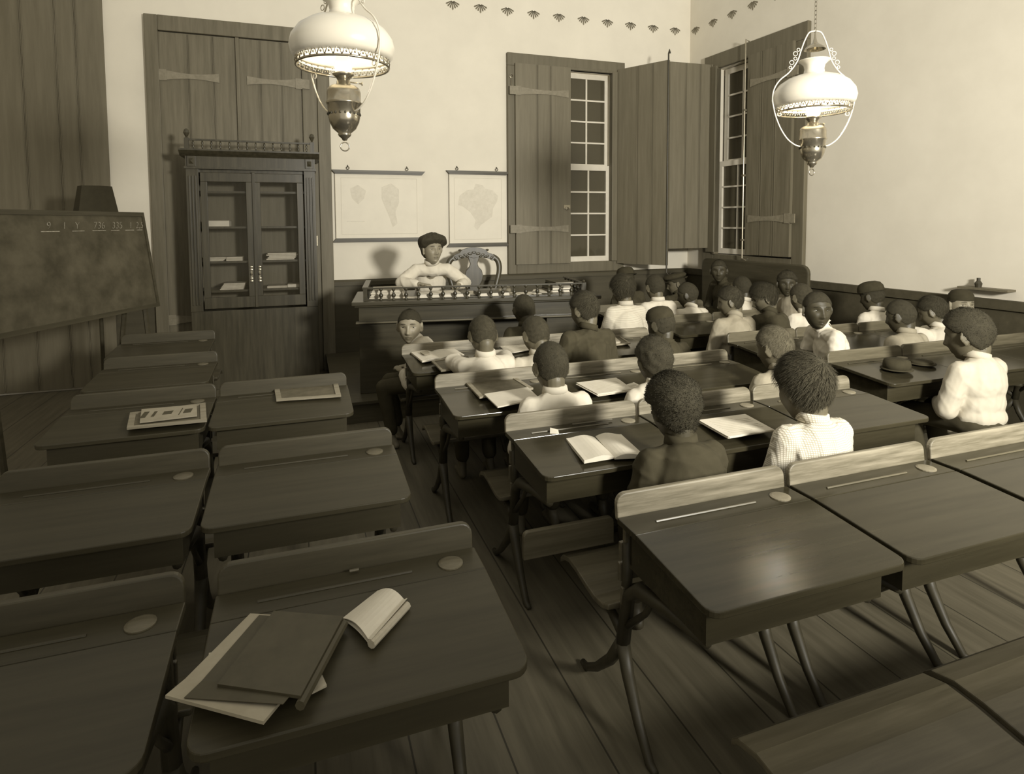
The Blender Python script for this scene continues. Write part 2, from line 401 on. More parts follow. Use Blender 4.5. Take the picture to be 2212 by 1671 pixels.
b = MB(); b.tube([(p.x+.02, p.y-.03, 3.42), (p.x, p.y, 3.45), (p.x, p.y, 3.38), (p.x, p.y, 1.1), (p.x+.01, p.y-.06, 1.075), (p.x+.01, p.y-.08, 1.1)], .008)
for z in (1.3, 2.0, 2.7): b.box(p.x-.015, p.x+.015, p.y-.015, p.y+.015, z-.01, z+.01)
b.build('bolt_rod', 'metal', lf, world=True)
T, W = leafT((4.63, 6.03), (4.045, 6.06), 1)
lf = plank_leaf(win, 'shutter', T, W, 1.19, 3.33, (.19, .38), 'shutter_paint')
b = MB(); b.box(0, .05, -.04, .012, 1.19, 3.33, T); b.build('edge_stile', 'shutter_paint', lf, world=True)

# door behind the bookcase, and the tall plank door at the left edge
dr = thing('door_1', None, None, (-.5, D, 0), kind='structure')
b = MB(); b.box(-1.29, -1.18, D-.06, D, 0, 3.42); b.box(.2, .32, D-.06, D, 0, 3.42); b.box(-1.18, .2, D-.06, D, 3.28, 3.42)
b.box(.06, .2, D-.04, D, 0, 3.28); b.build('door_frame', 'door_paint', dr, world=True, bevel=.006)
T = Matrix(((1, 0, 0, -1.18), (0, -1, 0, D-.05), (0, 0, 1, 0), (0, 0, 0, 1)))
for k, (x0, Wd, gr) in enumerate(((-1.18, .66, (.24, .45)), (-.52, .58, (.2, .39)))):
    T = Matrix(((1, 0, 0, x0), (0, -1, 0, D-.045), (0, 0, 1, 0), (0, 0, 0, 1)))
    lf = plank_leaf(dr, 'door_leaf', T, Wd-.008, .02, 3.27, gr, 'door_paint')
    T3 = Matrix(((1, 0, 0, x0+(Wd if k else 0)), (0, -1, 0, D-.046), (0, 0, 1, 0), (0, 0, 0, 1)))
    for z in (2.88, .6): b = MB(); strap(b, T3, .5, z, -1 if k else 1); b.build('strap_hinge', 'strap_metal', lf, world=True)
b = MB(); b.box(-.53, -.5, D-.075, D-.04, .02, 3.27); b.build('meeting_strip', 'door_paint', dr, world=True)
b = MB(); b.box(.13, .17, D-.07, D-.04, 1.28, 1.38); b.build('latch', 'metal', dr, world=True)
dr = thing('door_2', None, None, (-2.2, D, 0), kind='structure')
T = Matrix(((1, 0, 0, -2.78), (0, -1, 0, D-.03), (0, 0, 1, 0), (0, 0, 0, 1)))
plank_leaf(dr, 'door_leaf', T, 1.16, .02, 3.9, (.3, .55, .8, .95), 'shutter_paint')
b = MB(); b.box(-2.8, -1.61, D-.02, D, 3.9, 4.0); b.build('door_frame', 'shutter_paint', dr, world=True)

# ------------------------------------------------------------ wall maps
def wall_map(label, x0, x1, zt, zb, land, m2=None):
    t = thing('wall_map', label, 'map', ((x0+x1)/2, D, zb))
    b = MB(); b.box(x0+.03, x1-.03, D-.016, D-.012, zb, zt); b.build('map_sheet', 'map_paper', t, world=True)
    b = MB()
    for poly in land: b.hexa([(x, D-.0162, z) for x, z in poly], [(x, D-.0172, z) for x, z in poly])
    b.build('printed_land', 'map_land', t, world=True)
    b = MB(); e = .06
    for a in ((x0+.03+e, x1-.03-e, zt-e, zt-e+.002), (x0+.03+e, x1-.03-e, zb+e, zb+e+.002), (x0+.03+e, x0+.032+e, zb+e, zt-e), (x1-.032-e, x1-.03-e, zb+e, zt-e)): b.box(a[0], a[1], D-.017, D-.016, a[2], a[3])
    b.box(x0+.03, x0+.036, D-.02, D-.012, zb, zt)
    b.build('map_border', 'map_ink', t, world=True)
    for z, s in ((zt, 1), (zb, -1)):
        b = MB(); P = [(x0, z+.02*s), (x0+.035, z-.02*s), (x1-.035, z-.02*s), (x1, z+.02*s)]
        if s < 0: P = P[::-1]
        b.prism(P, D-.04, D-.004, 'y'); Q = [(x0+.012, z+.007*s), (x0+.022, z-.004*s), (x1-.022, z-.004*s), (x1-.012, z+.007*s)]
        if s < 0: Q = Q[::-1]
        b.prism(Q, D-.047, D-.04, 'y'); b.build('map_rod', 'rod_wood', t, world=True)
    for q in (.17, .8):
        x = x0+(x1-x0)*q; b = MB(); b.torus((x, D-.02, zt+.04), .014, .003, 12, 5, 'y'); b.tube([(x, D, zt+.07), (x, D-.03, zt+.06), (x, D-.03, zt+.045)], .004); b.build('map_hook', 'iron', t, world=True)
    return t
brazil = [(1.66, 1.80), (1.74, 1.86), (1.82, 1.87), (1.84, 1.93), (1.92, 1.92), (1.95, 1.88), (2.04, 1.86), (2.1, 1.80), (2.09, 1.74), (2.04, 1.66), (2.03, 1.57), (1.96, 1.52), (1.90, 1.48), (1.86, 1.42), (1.82, 1.46), (1.84, 1.53), (1.78, 1.62), (1.70, 1.68), (1.64, 1.70)]
wall_map('pale wall map with a South American outline hanging beside the plank shutter', 1.51, 2.23, 2.05, 1.26, [brazil])
wall_map('wide pale wall map between dark mouldings, just right of the bookcase door frame', .32, 1.28, 2.03, 1.33,
         [[(.5, 1.86), (.58, 1.9), (.66, 1.84), (.64, 1.76), (.58, 1.7), (.52, 1.76)], [(.82, 1.88), (.92, 1.92), (1.0, 1.86), (1.0, 1.72), (.96, 1.62), (.98, 1.5), (.93, 1.46), (.9, 1.56), (.86, 1.66), (.82, 1.76)], [(.46, 1.52), (.64, 1.52), (.64, 1.527), (.46, 1.527)]])

# ------------------------------------------------------------ bookcase
CY0 = 6.03
t = thing('bookcase', 'tall dark glazed bookcase with spindle gallery standing before the plank door', 'bookcase', (-.39, 6.23, 0))
x0, x1 = -.93, .15; yb = 6.42
b = MB(); b.box(x0, x0+.05, CY0+.03, yb, 0, 2.0); b.box(x1-.05, x1, CY0+.03, yb, 0, 2.0); b.box(x0, x1, CY0, yb, 0, .72); b.box(x0, x1, CY0+.03, yb, 1.96, 2.0)
b.build('body', 'cabinet_wood', t, world=True, bevel=.004)
b = MB(); b.box(x0+.01, x1-.01, yb-.02, yb, .72, 1.96); b.build('back_panel', 'door_paint', t, world=True)  # paler than the case: light through the panes is put into its colour
for xa, xb in ((x0, x0+.1), (x1-.1, x1)):
    b = MB()
    b.box(xa, xb, CY0-.01, CY0+.03, .72, 1.99)
    for q in (.02, .045, .07): b.box(xa+q, xa+q+.012, CY0-.022, CY0-.008, .78, 1.93)
    b.box(xa+.015, xa+.085, CY0-.035, CY0+.03, 2.01, 2.1); b.hexa([(xa+.03, CY0-.035, 2.03), (xa+.07, CY0-.035, 2.03), (xa+.07, CY0-.035, 2.08), (xa+.03, CY0-.035, 2.08)][::-1], [(xa+.05, CY0-.05, 2.055)]*4)
    b.build('pilaster', 'cabinet_wood', t, world=True, bevel=.002)
b = MB(); b.box(x0-.01, x1+.01, CY0-.03, yb, 1.99, 2.01); b.box(x0, x1, CY0-.02, yb, 2.01, 2.1)
b.prism([(CY0-.02, 2.1), (CY0-.05, 2.12), (CY0-.08, 2.145), (CY0-.08, 2.16), (yb, 2.16), (yb, 2.1)], x0-.04, x1+.04, 'x'); b.build('cornice', 'cabinet_wood', t, world=True)
g = MB(); g.box(x0+.02, x1-.02, CY0-.035, CY0-.015, 2.235, 2.25); go = g.build('gallery_rail', 'cabinet_wood', t, world=True)
for i in range(14):
    x = x0+.07+i*(x1-x0-.14)/13; s = MB(); s.lathe([(.006, 2.16), (.006, 2.175), (.011, 2.19), (.005, 2.2), (.01, 2.215), (.005, 2.235)], (x, CY0-.025, 0), 8); s.build('spindle', 'cabinet_wood', go, world=True, smooth=True)
for x in (x0+.02, x1-.02):
    s = MB(); s.box(x-.018, x+.018, CY0-.045, CY0-.009, 2.16, 2.255); s.lathe([(.016, 2.255), (.008, 2.265), (.014, 2.275), (.025, 2.3), (.018, 2.325), (.005, 2.335)], (x, CY0-.027, 0), 12); s.build('finial', 'cabinet_wood', go, world=True, smooth=False)
for k, (a, c) in enumerate(((x0+.11, -.395), (-.385, x1-.11))):
    b = MB(); f = .055
    b.box(a, c, CY0-.005, CY0+.02, 1.88, 1.96); b.box(a, c, CY0-.005, CY0+.02, .74, .84); b.box(a, a+f, CY0-.005, CY0+.02, .84, 1.88); b.box(c-f, c, CY0-.005, CY0+.02, .84, 1.88)
    if k: b.box(a-.012, a+.014, CY0-.02, CY0+.02, .74, 1.97)
    d = b.build('door', 'cabinet_wood', t, world=True, bevel=.003)
    b = MB(); b.box(a+f, c-f, CY0+.005, CY0+.009, .84, 1.88); b.build('pane', 'cabinet_glass', d, world=True)
    b = MB(); xh = c-.028 if k == 0 else a+.032
    b.box(xh-.008, xh+.008, CY0-.01, CY0-.004, .99, 1.1)
    for z in (.98, 1.005, 1.085, 1.11): b.ell((xh, CY0-.01, z), (.016, .005, .012), None, 8, 6)
    b.ell((xh, CY0-.02, 1.045), (.009, .012, .012), None, 8, 6); b.build('handle', 'metal', d, world=True)
b = MB()
for i, z in enumerate((.9, 1.165, 1.48, 1.8)): b = MB(); b.box(x0+.05, x1-.05, CY0+.04, yb-.02, z-.018, z); b.build('shelf', 'cabinet_wood', t, world=True)
def book(x0, x1, y0, y1, z0, z1, name='book', m='paper_old', label=None, cat='book', group=None, rz=0):
    b = MB(); cx, cy = (x0+x1)/2, (y0+y1)/2; T = Tm((cx, cy, 0), rz); X, Y = (x1-x0)/2, (y1-y0)/2
    e = min(.002, (z1-z0)*.2); b.box(-X, X, -Y, Y, z0, z0+e, T); b.box(-X, X, -Y, Y, z1-e, z1, T); b.box(-X, -X+.003, -Y, Y, z0, z1, T)
    o = None
    b.mi = 1; b.box(-X+.003, X-.004, -Y+.004, Y-.004, z0+e, z1-e, T)
    return tag(b.build(name, [m, 'paper'], base=True), label, cat, group)
book(-.83, -.6, 6.1, 6.3, 1.481, 1.535, m='paper_grey', label='large pale volume lying in the left half of the bookcase, upper shelf')
GB = 'thin books stacked on the bookcase shelves'
for i in range(4): book(-.86+.01*i, -.66+.01*i, 6.1, 6.3, 1.166+i*.009, 1.174+i*.009, label='thin pale booklet in the low left stack on the middle bookcase shelf', group=GB)
for i in range(3): book(-.64, -.5, 6.1, 6.28, 1.166+i*.012, 1.177+i*.012, label='thin booklet in the small stack beside the bookcase centre stile, middle shelf', group=GB+' centre')
for i in range(5): book(-.3+.012*(i % 3), -.05+.01*i-.02*(i > 3), 6.1, 6.3, 1.166+i*.013, 1.178+i*.013, label='thin book in the stack behind the right glass door, middle shelf', group=GB+' right')
for i in range(5): book(-.7+.008*i, -.5+.004*i, 6.1, 6.3, .901+i*.012, .912+i*.012, label='pale thin book in the stack on the lower shelf, left glass door', group=GB+' lower left')
for i in range(2): book(-.3, -.12, 6.1, 6.3, .901+i*.01, .91+i*.01, label='flat booklet on the lower shelf behind the right glass door', group=GB+' lower right')
book(-.12, .02, 6.12, 6.28, .901, .93, label='small pale book at the right end of the lower bookcase shelf')

# ------------------------------------------------------------ blackboard
p0 = Vector((-1.04, 5.32, 0)); dv = Vector((-.41, -.91, 0)).normalized()
Lb = 1.5; nv = Vector((-dv.y, dv.x, 0)); nv = nv if nv.dot(Vector((0, -1, 0))) > 0 else -nv     # towards the room
t = thing('blackboard', 'large scuffed blackboard with faint chalk sums standing before the left wall', 'blackboard', tuple(p0+dv*Lb/2), math.atan2(dv.y, dv.x)+PI)
BT = Matrix(((-dv.x, -nv.x, 0, 0), (-dv.y, -nv.y, 0, 0), (0, 0, 1, 0), (0, 0, 0, 1)))
BT = Matrix.Translation(p0+dv*Lb) @ BT       # x: left -> right end, y: away from the room
tilt = Matrix.Translation((0, 0, .88)) @ Matrix.Rotation(-math.atan2(.1, .71), 4, 'X')
TB = BT @ tilt; Hb = .715
b = MB(); b.box(.02, Lb-.02, 0, .015, .02, Hb-.02, TB); b.build('writing_surface', 'blackboard', t, world=True)
b = MB()
for a in ((0, Lb, -.008, .02, Hb-.025, Hb+.005), (0, Lb, -.008, .02, -.01, .02), (0, .025, -.008, .02, .02, Hb-.025), (Lb-.025, Lb, -.008, .02, .02, Hb-.025)): b.box(*a, TB)
b.build('frame', 'seat_dark', t, world=True)
for x in (.12, Lb-.12):
    b = MB(); b.tube([TB @ Vector((x, .03, Hb-.1)), BT @ Vector((x, .03, .88)), BT @ Vector((x, -.04, 0))], .018, 6); b.tube([TB @ Vector((x, .03, Hb-.1)), BT @ Vector((x, .3, 0))], .018, 6); b.build('leg', 'seat_dark', t, world=True)
def chalk(txt, u, z, s):
    c = bpy.data.curves.new('chalk', 'FONT'); c.body = txt; c.size = s; c.shear = .25; c.extrude = .0006; c.offset = -.0025
    o = bpy.data.objects.new('chalk_tmp', c); COL.objects.link(o)
    bpy.context.view_layer.update(); me = bpy.data.meshes.new_from_object(o.evaluated_get(bpy.context.evaluated_depsgraph_get()))
    R = t_inv @ TB @ Matrix.Translation((u, -.002, z)) @ Matrix.Rotation(PI/2, 4, 'X'); me.transform(R)
    bpy.data.objects.remove(o); me.materials.append(MATS['chalk'])
    o = bpy.data.objects.new('chalk_writing', me); COL.objects.link(o); o.parent = t
t_inv = Matrix.LocRotScale(t.location, t.rotation_euler, None).inverted()
for txt, u in (('9', .60), ('1', .72), ('Y', .82), ('736', .98), ('335', 1.15), ('1', 1.32), ('2,5', 1.39)): chalk(txt, u, Hb-.115, .07)
b = MB()
for u, l in ((.56, .14), (.8, .1), (.97, .12), (1.14, .08), (1.28, .09), (1.4, .06)): b.box(u, u+l, -.0015, 0, Hb-.13, Hb-.127, TB)
b.build('chalk_line', 'chalk', t, world=True)
# dark tapered shade on a stand behind it
c = (at_y(206, 430, 5.55)).xy
t = thing('standing_lamp', 'dark tapered shade on a stand rising behind the blackboard', 'lamp', (c.x, c.y, 0))
b = MB(); b.lathe([(.17, 1.5), (.115, 1.8), (.11, 1.8), (.165, 1.5)], (0, 0, 0), 6, False); b.lathe([(.112, 1.795), (.02, 1.8)], (0, 0, 0), 6); b.build('lamp_shade', 'shade_dark', t)
b = MB(); b.lathe([(.13, 0), (.13, .02), (.04, .05), (.015, .1), (.012, 1.8)], (0, 0, 0), 16); b.build('pole', 'shade_dark', t)

# ------------------------------------------------------------ dais, teacher's desk, teacher's chair
b = MB(); b.box(.25, 2.47, 4.62, 6.44, 0, .15); b.box(.22, 2.5, 4.59, 6.44, .15, .17)
tag(b.build('teacher_platform', 'seat_dark', base=True), 'low dark wooden platform carrying the big desk', 'platform')
DA = -math.radians(8.4)
t = thing('teacher_desk', 'large dark writing desk with a low turned-baluster gallery, on the platform', 'desk', (.47, 4.83, .17), DA)
ZD = .90-.17
b = MB(); b.box(-.1, 1.90, -.1, .66, ZD-.03, ZD); b.box(-.08, 1.88, -.08, .64, ZD-.045, ZD-.03); b.build('top', 'desk_wood', t, bevel=.006)
b = MB(); b.box(-.05, 1.85, -.05, .6, ZD-.16, ZD-.045); b.box(-.07, 1.87, -.075, -.05, ZD-.175, ZD-.155); b.box(-.05, .35, -.03, .6, .0, ZD-.16); b.box(1.45, 1.85, -.03, .6, .0, ZD-.16); b.box(.35, 1.45, .25, .27, .1, ZD-.16)
b.build('carcass', 'desk_wood', t, bevel=.004)
b = MB(); b.box(-.07, 1.87, -.085, -.074, ZD-.168, ZD-.158); b.build('moulding', 'seat_wood', t)
b = MB(); b.box(-.012, 1.79, -.012, .012, ZD+.088, ZD+.1); b.box(1.766, 1.79, 0, .6, ZD+.088, ZD+.1); b.box(-.012, 1.79, -.01, .01, ZD, ZD+.008); gr = b.build('gallery_rail', 'desk_wood', t, bevel=.002)
b = MB(); b.box(-.015, .015, -.012, .6, ZD, ZD+.1); b.box(-.022, .022, -.016, .61, ZD+.09, ZD+.104); b.build('end_board', 'desk_wood', gr)
bal = None
pts = [(x, 0) for x in np.linspace(.12, 1.67, 17)]+[(1.778, y) for y in np.linspace(.08, .55, 6)]
for x, y in pts:
    if bal is None:
        b = MB(); b.lathe([(.016, 0), (.016, .008), (.007, .014), (.016, .03), (.018, .04), (.008, .055), (.005, .066), (.013, .078), (.016, .09)], (0, 0, 0), 10); bal = b.build('baluster', 'desk_wood', gr, smooth=True); bal.location = (x, y, ZD)
    else:
        q = bal.copy(); COL.objects.link(q); q.parent = gr; q.location = (x, y, ZD)
b = MB(); b.box(1.762, 1.794, -.016, .016, ZD, ZD+.1); b.ell((1.778, 0, ZD+.11), (.013, .013, .013), None, 8, 6); b.build('corner_post', 'desk_wood', gr)
DT = Matrix.LocRotScale(Vector((.47, 4.83, 0)), t.rotation_euler, None)
def dk(x, y): v = DT @ Vector((x, y, 0)); return v.x, v.y
def dbook(x, y, w, d, z0, h, rz, m, label, name='book', cat='book', group=None):
    cx, cy = dk(x, y); return book(cx-w/2, cx+w/2, cy-d/2, cy+d/2, z0, z0+h, name, m, label, cat, group, DA+rz)
z = .901
for i in range(6): dbook(.17, .2, .28-.008*i, .24, z+i*.0125, .0115, .03*((i*7) % 3-1), 'paper_old', 'thin ledger in the low stack at the left end of the teacher desk', 'ledger', 'book', 'ledgers stacked at the left end of the teacher desk')
dbook(.62, .16, .42, .25, z, .03, 0, 'book_dark', 'wide register lying under the teacher\'s sleeves, left of the pair', 'register')
dbook(1.02, .15, .26, .22, z, .028, .1, 'book_dark', 'smaller open register in front of the carved chair, on the big desk', 'register')
for k, (x, y, w_, d_, rz) in enumerate(((.58, .15, .34, .23, .05), (.9, .3, .2, .28, -.2), (1.32, .16, .22, .16, .15), (1.5, .3, .18, .24, -.3), (.36, .1, .12, .1, .3))):
    zz = z+(.0305 if k == 0 else .0005)
    cx, cy = dk(x, y); b = MB(); T = Tm((cx, cy, 0), DA+rz); b.box(-w_/2, w_/2, -d_/2, d_/2, zz, zz+.003, T)
    tag(b.build('paper_sheet', 'paper', base=True), ['white sheet on top of the wide register before the teacher', 'white sheet lying between the registers near the teacher\'s hand', 'loose white sheet right of the inkstand on the big desk', 'slanted white sheet near the right-hand books on the big desk', 'small note between the ledgers and the register on the big desk'][k], 'paper')
for i in range(4): dbook(1.62+.01*i, .3, .2-.01*i, .26, z+i*.022, .021, .1*(i % 2), 'book_dark', 'dark bound book in the stack at the right end of the teacher desk', group='books stacked at the right end of the teacher desk')
cx, cy = dk(1.14, .2); t = thing('inkstand', 'small bright inkstand on the big desk before the carved chair', 'inkstand', (cx, cy, .901))
b = MB(); b.box(-.07, .07, -.035, .035, 0, .012); b.build('tray', 'metal', t, bevel=.003)
for x in (-.035, .035): b = MB(); b.lathe([(.022, .012), (.024, .03), (.018, .045), (.012, .05), (.014, .062)], (x, 0, 0), 12); b.build('ink_bottle', 'ink_glass', t, smooth=True)

# carved armchair-back chair
t = thing('carved_chair', 'carved dark chair with vase-shaped splat standing empty against the wall', 'chair', (1.70, 5.95, .17), -.12)
Hc = 1.06
def zc(zw): return zw
b = MB(); P = round_rect(-.27, .27, -.27, .2, .06); b.prism(P, .42, .47, 'z'); b.prism(round_rect(-.25, .25, -.25, .18, .06), .47, .5, 'z'); b.build('seat', 'chair_wood', t, bevel=.008)
for x, y in ((-.23, -.22), (.23, -.22)):
    b = MB(); b.tube([(x, y, .42), (x*1.08, y-.02, .34), (x, y, .18), (x*.97, y+.01, .06), (x*1.03, y-.02, 0)], [.03, .034, .02, .015, .025], 10); b.build('leg', 'chair_wood', t, smooth=True)
def cat(P, q=4):
    P = [Vector(p) for p in P]; out = []
    for i in range(len(P)-1):
        a, b_, c, d = P[max(i-1, 0)], P[i], P[i+1], P[min(i+2, len(P)-1)]
        for j in range(q): f = j/q; out.append(.5*((2*b_)+(c-a)*f+(2*a-5*b_+4*c-d)*f*f+(3*b_-a-3*c+d)*f**3))
    return out+[P[-1]]
for s in (-1, 1):
    b = MB(); pp = cat([(s*.2, .2, 0), (s*.2, .17, .42), (s*.205, .18, .55), (s*.235, .2, .68), (s*.268, .22, .8), (s*.272, .23, .88), (s*.25, .235, .94), (s*.2, .24, .975)]); rr = [.022+.008*min(1, max(0, (p.z-.5)/.4)) for p in pp]
    b.tube(pp, rr, 12, False, .8); b.build('stile', 'chair_wood', t, smooth=True)
top = cat([(-.235, 0, .965), (-.2, 0, 1.0), (-.15, 0, 1.02), (-.13, 0, 1.045), (-.06, 0, 1.07), (0, 0, 1.078), (.06, 0, 1.07), (.13, 0, 1.045), (.15, 0, 1.02), (.2, 0, 1.0), (.235, 0, .965)])
bot = cat([(.2, 0, .93), (.15, 0, .955), (.1, 0, .965), (.06, 0, .975), (0, 0, .96), (-.06, 0, .975), (-.1, 0, .965), (-.15, 0, .955), (-.2, 0, .93)])
b = MB(); b.prism([(p.x, p.z) for p in (top+bot)[::-1]], .215, .25, 'y')
for x, z in ((-.145, 1.045), (.145, 1.045)): b.ell((x, .232, z), (.02, .012, .012), None, 8, 6)
for x in (-.19, -.14, -.09, -.045, 0, .045, .09, .14, .19): b.ell((x, .216, 1.02-abs(x)*.3), (.028, .007, .014), Matrix.Rotation(-x*4, 4, 'Y'), 10, 6)
for x in (-.12, -.07, .07, .12): b.ell((x, .212, .985-abs(x)*.1), (.018, .01, .012), None, 10, 6)
b.build('crest_rail', 'chair_wood', t, bevel=.006)
sp = [(.09, .5), (.06, .54), (.04, .6), (.05, .65), (.085, .71), (.1, .77), (.085, .83), (.05, .87), (.04, .9), (.055, .95), (.07, 1.0)]
b = MB(); b.prism([(-x, z) for x, z in sp]+[(x, z) for x, z in sp[::-1]], .225, .245, 'y'); b.build('splat', 'chair_wood', t, bevel=.006)

# settle by the right wall
t = thing('settle', 'long dark high-backed bench with rounded corners under the right-hand window', 'bench', tuple(RWT @ Vector((1.35, .2, 0))), 0)
b = RB(); P = round_rect(.64, 2.1, .45, 1.09, .08, (0, 0, 1, 1)); b.hexa([RWT @ Vector((u, .27, z)) for u, z in P], [RWT @ Vector((u, .31, z)) for u, z in P]); b.build('backrest', 'bench_wood', t, world=True, bevel=.01)
b = RB(); b.rb(.64, 2.1, .27, .66, .4, .44); b.build('seat', 'bench_wood', t, world=True, bevel=.006)
for u in (.66, 2.02): b = RB(); b.rb(u, u+.05, .27, .64, 0, .4); b.build('leg', 'bench_wood', t, world=True)

# ------------------------------------------------------------ pupil desks
ZT = .67; W_ = .6
def make_desk(top, board, seat, iron='iron', so=0):
    t = thing('school_desk', None, 'desk')
    h = W_/2
    P = round_rect(-h, h, -.435, -.02, .035, (1, 1, 0, 0))
    b = MB(); sl = lambda y: (0 if y > -.12 else (y+.12)*.075)
    Q = P; b.hexa([(x, y, ZT-.018+sl(y)) for x, y in Q], [(x, y, ZT+sl(y)) for x, y in Q])
    # split so the slope starts behind the groove: flat strip + sloping lid
    b = MB(); Pf = [(-h, -.12), (h, -.12), (h, -.02), (-h, -.02)]; b.hexa([(x, y, ZT-.018) for x, y in Pf], [(x, y, ZT) for x, y in Pf])
    Pl = round_rect(-h, h, -.435, -.121, .035, (1, 1, 0, 0)); b.hexa([(x, y, ZT-.018+sl(y)) for x, y in Pl], [(x, y, ZT+sl(y)) for x, y in Pl])
    b.build('desktop', top, t, bevel=.003)
    b = MB(); b.tube([(-h+.09, -.078, ZT+.001), (h-.17, -.078, ZT+.001)], .0035, 6); b.build('pencil_groove', seat if seat != 'seat_dark' else 'board_dark', t)
    b = MB(); b.lathe([(.03, ZT-.001), (.03, ZT+.003), (.024, ZT+.005), (.005, ZT+.007)], (h-.075, -.075, 0), 20); b.build('inkwell_lid', 'strap_metal' if top == 'varnish' else 'board_mid', t)
    b = MB(); b.box(-h+.03, h-.03, -.38, -.37, ZT-.13, ZT-.036); b.box(-h+.03, h-.03, -.38, -.04, ZT-.14, ZT-.13); b.box(-h+.03, -h+.045, -.37, -.04, ZT-.13, ZT-.03); b.box(h-.045, h-.03, -.37, -.04, ZT-.13, ZT-.03); b.box(-h+.03, h-.03, -.05, -.04, ZT-.13, ZT-.03)
    b.build('book_box', top, t)
    P = round_rect(-h+.003, h-.003, ZT-.012, ZT+.062, .03, (0, 0, 1, 1), 5)
    b = MB(); b.hexa([(x, 0+(z-ZT)*.12, z) for x, z in P], [(x, -.018+(z-ZT)*.12, z) for x, z in P]); b.build('backboard', board, t, bevel=.004)
    b = MB()
    for i in range(4):
        z0 = ZT-.03-i*.065; y = -.004+.03*math.sin(i*.9); b.box(-h+.03, h-.03, y-.008, y+.006, z0-.055, z0)
    b.build('seat_back', seat, t, bevel=.003)
    b = MB(); prof = [(.05, .37), (.09, .352), (.14, .345), (.2, .35), (.27, .362), (.33, .365), (.38, .35), (.4, .33)]
    prof = [(y+so, z) for y, z in prof] if not so else [(.05, .37)]+[(y*1.15+so, z) for y, z in prof]; up = prof; dn = [(y, z-.018) for y, z in prof[::-1]]; b.prism(up+dn, -h+.01, h-.01, 'x'); b.build('seat', seat, t, bevel=.004, smooth=False)
    for s in (-1, 1):
        x = s*(h-.05); b = MB()
        b.tube([(x, -.36, ZT-.15), (x, -.2, ZT-.17), (x, -.06, ZT-.2), (x, .0, .42), (x, .03, .26)], [.014, .018, .022, .02, .022], 8)
        b.tube([(x, .03, .26), (x, .0, .18), (x, -.06, .08), (x, -.12, .01), (x, -.15, .008)], [.022, .02, .016, .014, .01], 8)
        b.tube([(x, .03, .26), (x, .1, .16), (x, .2, .06), (x, .27, .01), (x, .3, .008)], [.022, .018, .014, .013, .01], 8)
        b.tube([(x, .0, .6), (x, .01, .45), (x, .03, .26)], .016, 8)
        b.tube([(x, .02, .28), (x, .1, .31), (x, .2, .325), (x, .32, .33)], [.018, .014, .012, .01], 8)
        b.tube([(x, -.14, ZT-.17), (x, -.09, .42), (x, .0, .33)], [.01, .009, .012], 6)
        b.build('side_frame', iron, t, smooth=True)
    return t
protoR = make_desk('varnish', 'board_pale', 'seat_wood'); protoL = make_desk('varnish_left', 'board_dark', 'seat_dark'); protoK = make_desk('varnish', 'board_mid', 'seat_dark'); protoS = make_desk('varnish', 'board_pale', 'seat_wood', so=.16); used = {}  # left block has its own set, boards and seats darker than the right block's
GR = 'cast-iron school desks'
def place(proto, xl, yb, label, group=None):
    t = proto if proto.name not in used else dup(proto); used[proto.name] = 1
    t.location = (xl+W_/2+.002, yb, 0); tag(t, label, 'desk', group); return t
A = [(.88, .45, 'desk at the lower right corner, only its broad folding seat showing, left one'), (1.485, .45, 'desk at the lower right corner, only its folding seat showing, right one'),
 (.82, 1.49, 'large empty varnished desk in the right foreground with a lamp glint on its top'), (1.435, 1.49, 'empty varnished desk in the foreground behind the boy in gingham'), (2.06, 1.49, 'foreground desk cut by the right picture edge, third in the front row'),
 (.75, 2.27, 'desk carrying the open blank notebook and a paper scrap'), (1.36, 2.27, 'desk with loose white papers before the bushy-haired boy'), (1.97, 2.27, 'empty desk whose bare corner points into the right aisle beside the gingham boy'),
 (.62, 3.0, 'desk holding a framed slate in front of the cropped-hair boy'), (1.22, 3.0, 'desk holding a fanned pile of white papers, middle of its row'), (1.82, 3.0, 'desk with bare top before the boy with pale bristly hair'),
 (.585, 3.84, 'desk with an open illustrated book and a slate beside the boy in white'), (1.19, 3.84, 'desk before the pair of small boys, a written sheet on it'), (1.79, 3.84, 'desk with slate and papers behind the boy in a fine striped shirt'),
 (2.9, 2.72, 'desk with two dark hats on it, at the right side of the room'), (3.5, 2.72, 'desk in the hat row directly behind the blurred boy in a light shirt'), (4.1, 2.72, 'desk at the wall end of the hat row'),
 (2.76, 3.43, 'desk behind the boy in a pale grey shirt half turned left'), (3.36, 3.43, 'desk behind the dark-jacketed boy in profile'), (3.96, 3.43, 'desk behind the capped boy by the right wall'),
 (2.68, 4.27, 'desk behind the two white-shirted boys near the open shutters'), (3.28, 4.27, 'desk behind the half-hidden boy showing only a white shoulder'),
 (2.55, 5.02, 'farthest desk near the window, left one, beside the teacher desk end'), (3.15, 5.02, 'farthest desk in front of the settle, right one')]
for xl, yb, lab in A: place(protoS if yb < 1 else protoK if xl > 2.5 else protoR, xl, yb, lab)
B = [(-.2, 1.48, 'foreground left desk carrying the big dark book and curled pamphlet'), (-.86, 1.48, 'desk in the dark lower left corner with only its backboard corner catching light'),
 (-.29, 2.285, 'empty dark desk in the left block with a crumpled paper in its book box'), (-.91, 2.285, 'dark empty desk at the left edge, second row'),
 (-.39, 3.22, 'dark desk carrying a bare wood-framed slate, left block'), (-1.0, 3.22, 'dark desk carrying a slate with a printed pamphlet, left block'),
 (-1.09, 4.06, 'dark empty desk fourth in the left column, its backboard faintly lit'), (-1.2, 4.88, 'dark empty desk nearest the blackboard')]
for xl, yb, lab in B: place(protoL, xl, yb, lab)

